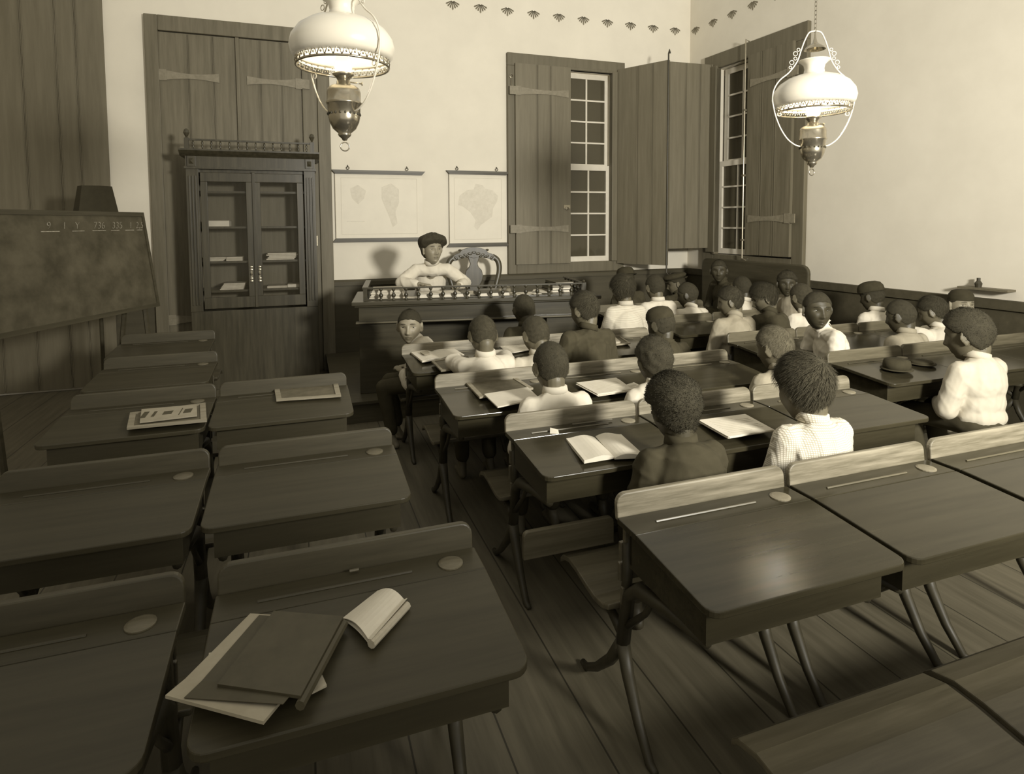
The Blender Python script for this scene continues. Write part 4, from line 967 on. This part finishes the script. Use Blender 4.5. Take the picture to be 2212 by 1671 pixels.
    if face:
        inv = HT_.inverted(); c = np.empty(n*3); me.polygons.foreach_get('center', c); c = c.reshape(-1, 3); A = np.array(inv); q = c@A[:3, :3].T+A[:3, 3]
        lips = ((q[:, 1] > .06) & (((q[:, 0]/.022)**2+((q[:, 2]+.0665)/.011)**2) < 1)); me.polygons.foreach_set('material_index', lips.astype(int))
        for s in (-1, 1):
            j = np.argmin((P[:, 0]-s*.032)**2+(P[:, 2]-.003)**2+(P[:, 1] < 0)*9); ys = P[j, 1]
            e = bpy.data.objects.new('eye', eye_mesh(0)); COL.objects.link(e); e.parent = t
            e.matrix_local = HT_ @ Matrix.Translation((s*.0315, ys-.0068, .003)) @ Matrix.Diagonal((1.05, 1, .78, 1))
            eb = MB(); pts = []
            for x in np.linspace(.014, .048, 6):
                j = np.argmin((P[:, 0]-s*x)**2+(P[:, 2]-(.027-((x-.028)*.25)))**2+(P[:, 1] < 0)*9); pts.append(HT_ @ Vector((s*x, P[j, 1]+.001, .0275-(x-.028)**2*9)))
            eb.tube(pts, [.0015, .0028, .003, .0028, .002, .001], 6); eb.build('eyebrow', hmat, t, smooth=True)
            lid = MB(); pts = []
            for x in np.linspace(-.013, .013, 7): pts.append(HT_ @ Vector((s*.0315+x, ys+.0052-abs(x)**2*22, .003+.0082*math.cos(x/.013*1.45))))
            lid.tube(pts, .0016, 6); lid.build('eyelid', skin, t, smooth=True)
    if hair:
        h = bpy.data.objects.new('hair', get_hair(hair, seed)); me = h.data.copy(); h.data = me; me.materials.clear(); me.materials.append(MATS[hmat]); COL.objects.link(h); h.parent = t; h.matrix_local = HT_
    # clothes
    b = MB(); g = .012
    b.ell(C+Vector((0, 0, .0)), (.122*k+g, .083*k+g, .125*k+g)); b.ell(Bl, (.112*k+g, .08*k+g, .13*k+g)); b.ell(Hp+Vector((0, 0, .02)), (.115*k+g, .09*k+g, .06*k+g))
    b.cap(sh[0]+Vector((.02, 0, 0)), .042*k+g*.7, sh[1]-Vector((.02, 0, 0)), .042*k+g*.7)
    b.cap(N+Vector((-.055*k, -.005, -.035*k)), .035*k+g*.6, N+Vector((.055*k, -.005, -.035*k)), .035*k+g*.6)
    b.cap(N+Vector((0, -.002, -.05*k)), .05*k+g*.6, N.lerp(neck_top, .25), .041*k+g*.6)
    for i, s in enumerate((-1, 1)):
        sh_ = sh[i]; e_ = el[i]; w_ = wr[i]; end = e_.lerp(w_, .80)
        b.chain([sh_, sh_.lerp(e_, .5), e_, e_.lerp(w_, .45), end], [.046*k+g*.5, .044*k+g*.6, .036*k+g, .033*k+g*.8, .024*k+g*.6])
    me = remesh(b, .0075, 3, wrinkle(.012 if cloth in ('cloth_dark', 'cloth_black') else .008, seed+3)); shirt = link_mesh('shirt' if cloth not in ('cloth_dark', 'cloth_black') else 'jacket', me, cloth, t)
    if collar:
        c = MB(); ax = (neck_top-N).normalized(); p = N.lerp(neck_top, .12); c.tube([p-ax*.004, p+ax*.018*k, p+ax*.030*k], [.060*k, .056*k, .054*k], 20); c.build('collar', cloth, t, smooth=True)
    b = MB()
    b.ell(Hp-Vector((0, 0, .01)), (.125*k, .1*k, .072*k))
    for h0, kn, an, ft in legs: b.chain([h0, kn, an+Vector((0, 0, .06))], [.066*k, .053*k, .042*k])
    link_mesh('trousers', remesh(b, .011, 3, wrinkle(.005, seed)), 'cloth_dark', t)
    if cap:
        c = MB(); pr = dict(bowler=[(.09, .035), (.0915, .05), (.088, .08), (.072, .108), (.04, .122), (.002, .126)], flat=[(.078, .048), (.1, .06), (.108, .075), (.095, .092), (.05, .104), (.002, .106)], skull=[(.083, .035), (.084, .05), (.078, .075), (.06, .1), (.03, .112), (.002, .115)])[cap]
        c.lathe(pr, (0, 0, 0), 28, False)
        if cap != 'skull': c.lathe([(.085, .036), (.112, .040), (.112, .043), (.085, .044)], (0, 0, 0), 28, False)
        for i, v in enumerate(c.V): c.V[i] = tuple(HT_ @ Vector((v[0]*.93, v[1]*1.12-.004, v[2])))
        c.build('hat' if cap == 'bowler' else 'cap', 'felt', t, smooth=True)
    return t
def boy(px, py, yh, yb, label, hipx=None, **kw):
    Hd = at_y(px, py, yh); hx = Hd.x if hipx is None else hipx
    return person(Hd, (hx, yb+.175 if yb is not None else yh-.08), label, **kw)
R_ = math.radians
boy(1190, 790, 2.50, 2.27, 'boy with cropped hair and jug ears in a white stand-collar shirt, seen from behind', seed=1, voxel=.0045, hair='crop', hmat='hair_black', skin='skin_mid')
boy(1455, 880, 1.80, 1.49, 'bushy-haired boy in a dark jacket, seen from behind, second nearest head', seed=2, voxel=.006, hair='afro', hmat='hair_black', skin='skin_dark', cloth='cloth_dark')
boy(1735, 838, 1.77, 1.49, 'boy with dark straight whorled hair in a pale gingham shirt, nearest head', seed=3, voxel=.006, hair='bob', hmat='hair_brown', skin='skin_mid', cloth='gingham', hs=1.08, hyaw=R_(8))
boy(1413, 778, 2.50, 2.27, 'dark-haired boy in white shirt, mostly hidden behind the bushy-haired boy', seed=4, hair='curly', skin='skin_dark', hipx=1.5)
boy(1672, 750, 2.48, 2.27, 'boy with pale bristly cropped hair, seen from behind above the whorled head', seed=5, voxel=.006, hair='short', hmat='hair_light', skin='skin_mid', cloth='cloth_grey', hyaw=R_(20))
boy(1043, 722, 3.25, 3.0, 'boy in white shirt with cropped hair bending over the desk beside the open picture book', seed=6, hair='crop', hmat='hair_brown', skin='skin_mid', pitch=.5, pose='desk')
boy(1157, 722, 3.25, 3.0, 'boy in cream shirt right beside the boy at the picture book, hair shining', seed=7, hair='crop', hmat='hair_brown', skin='skin_mid', pitch=.45, cloth='cloth_cream', hyaw=R_(10))
boy(1262, 668, 3.25, 3.0, 'boy in a plain dark jacket, taller, centre of the middle row, seen from behind', seed=8, hair='short', hmat='hair_black', skin='skin_mid', cloth='cloth_dark', hyaw=R_(25))
boy(1427, 700, 3.25, 3.0, 'boy in a round dark skullcap and dark clothes, middle row', seed=9, hair='crop', hmat='hair_black', skin='skin_dark', cloth='cloth_dark', cap='skull', hyaw=R_(20))
boy(885, 703, 4.05, 3.84, 'boy turned round to face the camera in white collar, just below the teacher desk', seed=10, voxel=.0038, face=True, hair='crop', hmat='hair_black', skin='skin_light', hipx=.80, yaw=R_(70), hyaw=R_(162), pitch=.05, pose='lap', hs=1.02)
boy(1132, 668, 4.1, 3.84, 'small dark-haired boy in dark clothes directly under the big desk front', seed=11, hair='crop', skin='skin_dark', cloth='cloth_dark')
boy(1345, 626, 4.1, 3.84, 'boy with thick dark hair in a finely striped shirt, seen from behind', seed=12, hair='bob', hmat='hair_brown', skin='skin_mid', cloth='fine_stripe')
boy(1352, 603, 5.25, 5.02, 'boy in a dark round hat with a scrap of white collar, behind the striped shirt', seed=13, hair='crop', skin='skin_dark', cloth='cloth_dark', cap='bowler')
boy(1415, 620, 4.5, 4.27, 'boy in white shirt with sloping shoulders, right of the striped shirt', seed=14, hair='crop', skin='skin_mid', cloth='cloth_white')
boy(1460, 612, 5.25, 5.02, 'boy in a dark cap in profile facing left near the window wall', seed=15, hair='crop', skin='skin_mid', cloth='cloth_dark', cap='flat', hyaw=R_(65), face=True, voxel=.0045)
boy(1485, 636, 4.5, 4.27, 'small boy in white shirt, head bowed, before the capped profile', seed=16, hair='crop', skin='skin_dark', hyaw=R_(40))
boy(1553, 584, 5.05, None, 'dark-skinned boy on the long bench, white scarf end at his neck', seed=17, hair='crop', skin='skin_dark', cloth='cloth_dark', yaw=R_(95), hyaw=R_(140), face=True, voxel=.0045, pose='lap', seat=.44, pitch=.05)
boy(1577, 650, 3.68, 3.43, 'boy in pale grey shirt turned half left, near the right-hand block aisle', seed=18, hair='short', skin='skin_mid', cloth='cloth_grey', hyaw=R_(50))
boy(1650, 643, 3.72, 3.43, 'boy in brown-dark jacket in profile, bending left, right-hand block', seed=19, hair='bob', hmat='hair_brown', skin='skin_mid', cloth='cloth_dark', hyaw=R_(60), pitch=.4, face=True, voxel=.0045, hipx=3.42)
boy(1700, 612, 4.35, None, 'boy facing the camera in an open light-collared shirt on the bench end', seed=20, hair='curly', skin='skin_dark', cloth='cloth_grey', yaw=R_(95), hyaw=R_(142), face=True, voxel=.0045, pose='lap', seat=.44, pitch=.05)
boy(1731, 642, 3.70, 3.43, 'boy in bright white shirt hidden behind the turned-round boy', seed=21, hair='crop', hmat='hair_brown', skin='skin_mid')
boy(1765, 668, 2.98, 2.72, 'dark-skinned boy turned round to stare at the camera, white shirt, beside the hat row', seed=22, voxel=.0036, face=True, hair='crop', hmat='hair_black', skin='skin_dark', cloth='cloth_white', yaw=R_(75), hyaw=R_(158), pitch=.02, pose='lap', hipx=3.2, hs=1.06)
boy(1883, 640, 3.66, 3.43, 'boy in a broad dark hat and white collar by the right wall', seed=23, hair='crop', skin='skin_dark', cloth='cloth_white', cap='bowler', hyaw=R_(15))
boy(1945, 682, 2.96, 2.72, 'round-headed boy in blurred light shirt beside the right wall, left of a pair', seed=24, hair='crop', skin='skin_dark', cloth='cloth_grey', hyaw=R_(20))
boy(2015, 672, 3.02, 2.72, 'boy in white shirt leaning on his arm at the desk nearest the wall', seed=25, hair='short', skin='skin_mid', cloth='cloth_white', hyaw=R_(25), pitch=.45, pose='desk')
boy(2076, 657, 3.12, None, 'pale boy in a dark beret facing the camera at the far right', seed=26, hair='crop', skin='skin_light', cloth='cloth_dark', cap='skull', yaw=R_(90), hyaw=R_(160), face=True, voxel=.004, pose='lap', pitch=0)
boy(2090, 722, 2.22, None, 'boy in a crumpled white shirt at the right picture edge, seen from behind', seed=27, hair='curly', hmat='hair_black', skin='skin_mid', cloth='cloth_cream', hyaw=R_(20), hs=1.1, k=1.08)
boy(1603, 622, 4.5, 4.27, 'half-hidden dark-haired boy showing one white shoulder', seed=28, hair='crop', skin='skin_dark', hipx=3.68)

# teacher
TH = at_y(934, 538, 5.2)
def tpose(sh):
    Rt = Matrix.Rotation(-R_(172), 3, 'Z')
    def loc(p): return Rt @ (p-Vector((TH.x+.02, 5.55, 0)))
    e0 = loc(at_y(866, 610, 5.2)); w0 = loc(at_y(908, 614, 5.04)); w1 = loc(at_y(990, 617, 5.06)); e1 = loc(at_y(1006, 610, 5.28))
    # local -x is the teacher's left: image right
    return [e1, e0], [w1, w0]
def teacher():
    t = person(TH, (TH.x+.02, 5.55), 'woman teacher with dark pinned-up hair in a white high-collared blouse, seated behind the big desk', skin='skin_light', hair=None, cloth='cloth_white', yaw=R_(172), hyaw=R_(192), pitch=.0, face=True, seat=.62, pose=tpose, k=1.12, seed=31, hs=.93, voxel=.0036)
    HTt = Matrix.Translation(Matrix.Rotation(-R_(172), 3, 'Z') @ (TH-Vector((TH.x+.02, 5.55, 0)))) @ Matrix.Rotation(R_(20), 4, 'Z') @ Matrix.Diagonal((1.04, 1.04, 1.04, 1))
    P = HPA.copy(); mk = hair_mask(P); L = np.linalg.norm(P, axis=1); N = P/L[:, None]
    up = sm(P[:, 2], .0, .07); side = sm(np.abs(P[:, 0]), .03, .07); fr_ = sm(P[:, 1], -.02, .07)
    strand = .0022*np.sin(P[:, 0]*260+P[:, 2]*60)+.0015*np.sin(P[:, 1]*300)
    off = mk*(.018+.026*side*sm(P[:, 2], -.03, .05)+.018*up+.008*fr_+strand)-(1-mk)*.008
    b = MB(); b.add((P+N*off[:, None]).tolist(), HFA)
    b.ell((0, -.06, .10), (.05, .05, .035)); b.ell((.075, .0, .055), (.024, .045, .04)); b.ell((-.075, .0, .055), (.024, .045, .04))
    me = remesh(b, .004, 2); h = link_mesh('hair', me, 'hair_black', t); h.matrix_local = HTt
    return t
teacher()
# teacher's stool
st = thing('stool', 'plain stool hidden beneath the seated teacher', 'stool', (TH.x+.02, 5.57, .17))
b = MB(); b.box(-.17, .17, -.15, .15, .40, .44); b.build('seat', 'seat_dark', st, bevel=.01)
for x in (-.14, .14):
    for y in (-.12, .12): b = MB(); b.tube([(x, y, 0), (x*.9, y*.9, .4)], .018, 8); b.build('leg', 'seat_dark', st)
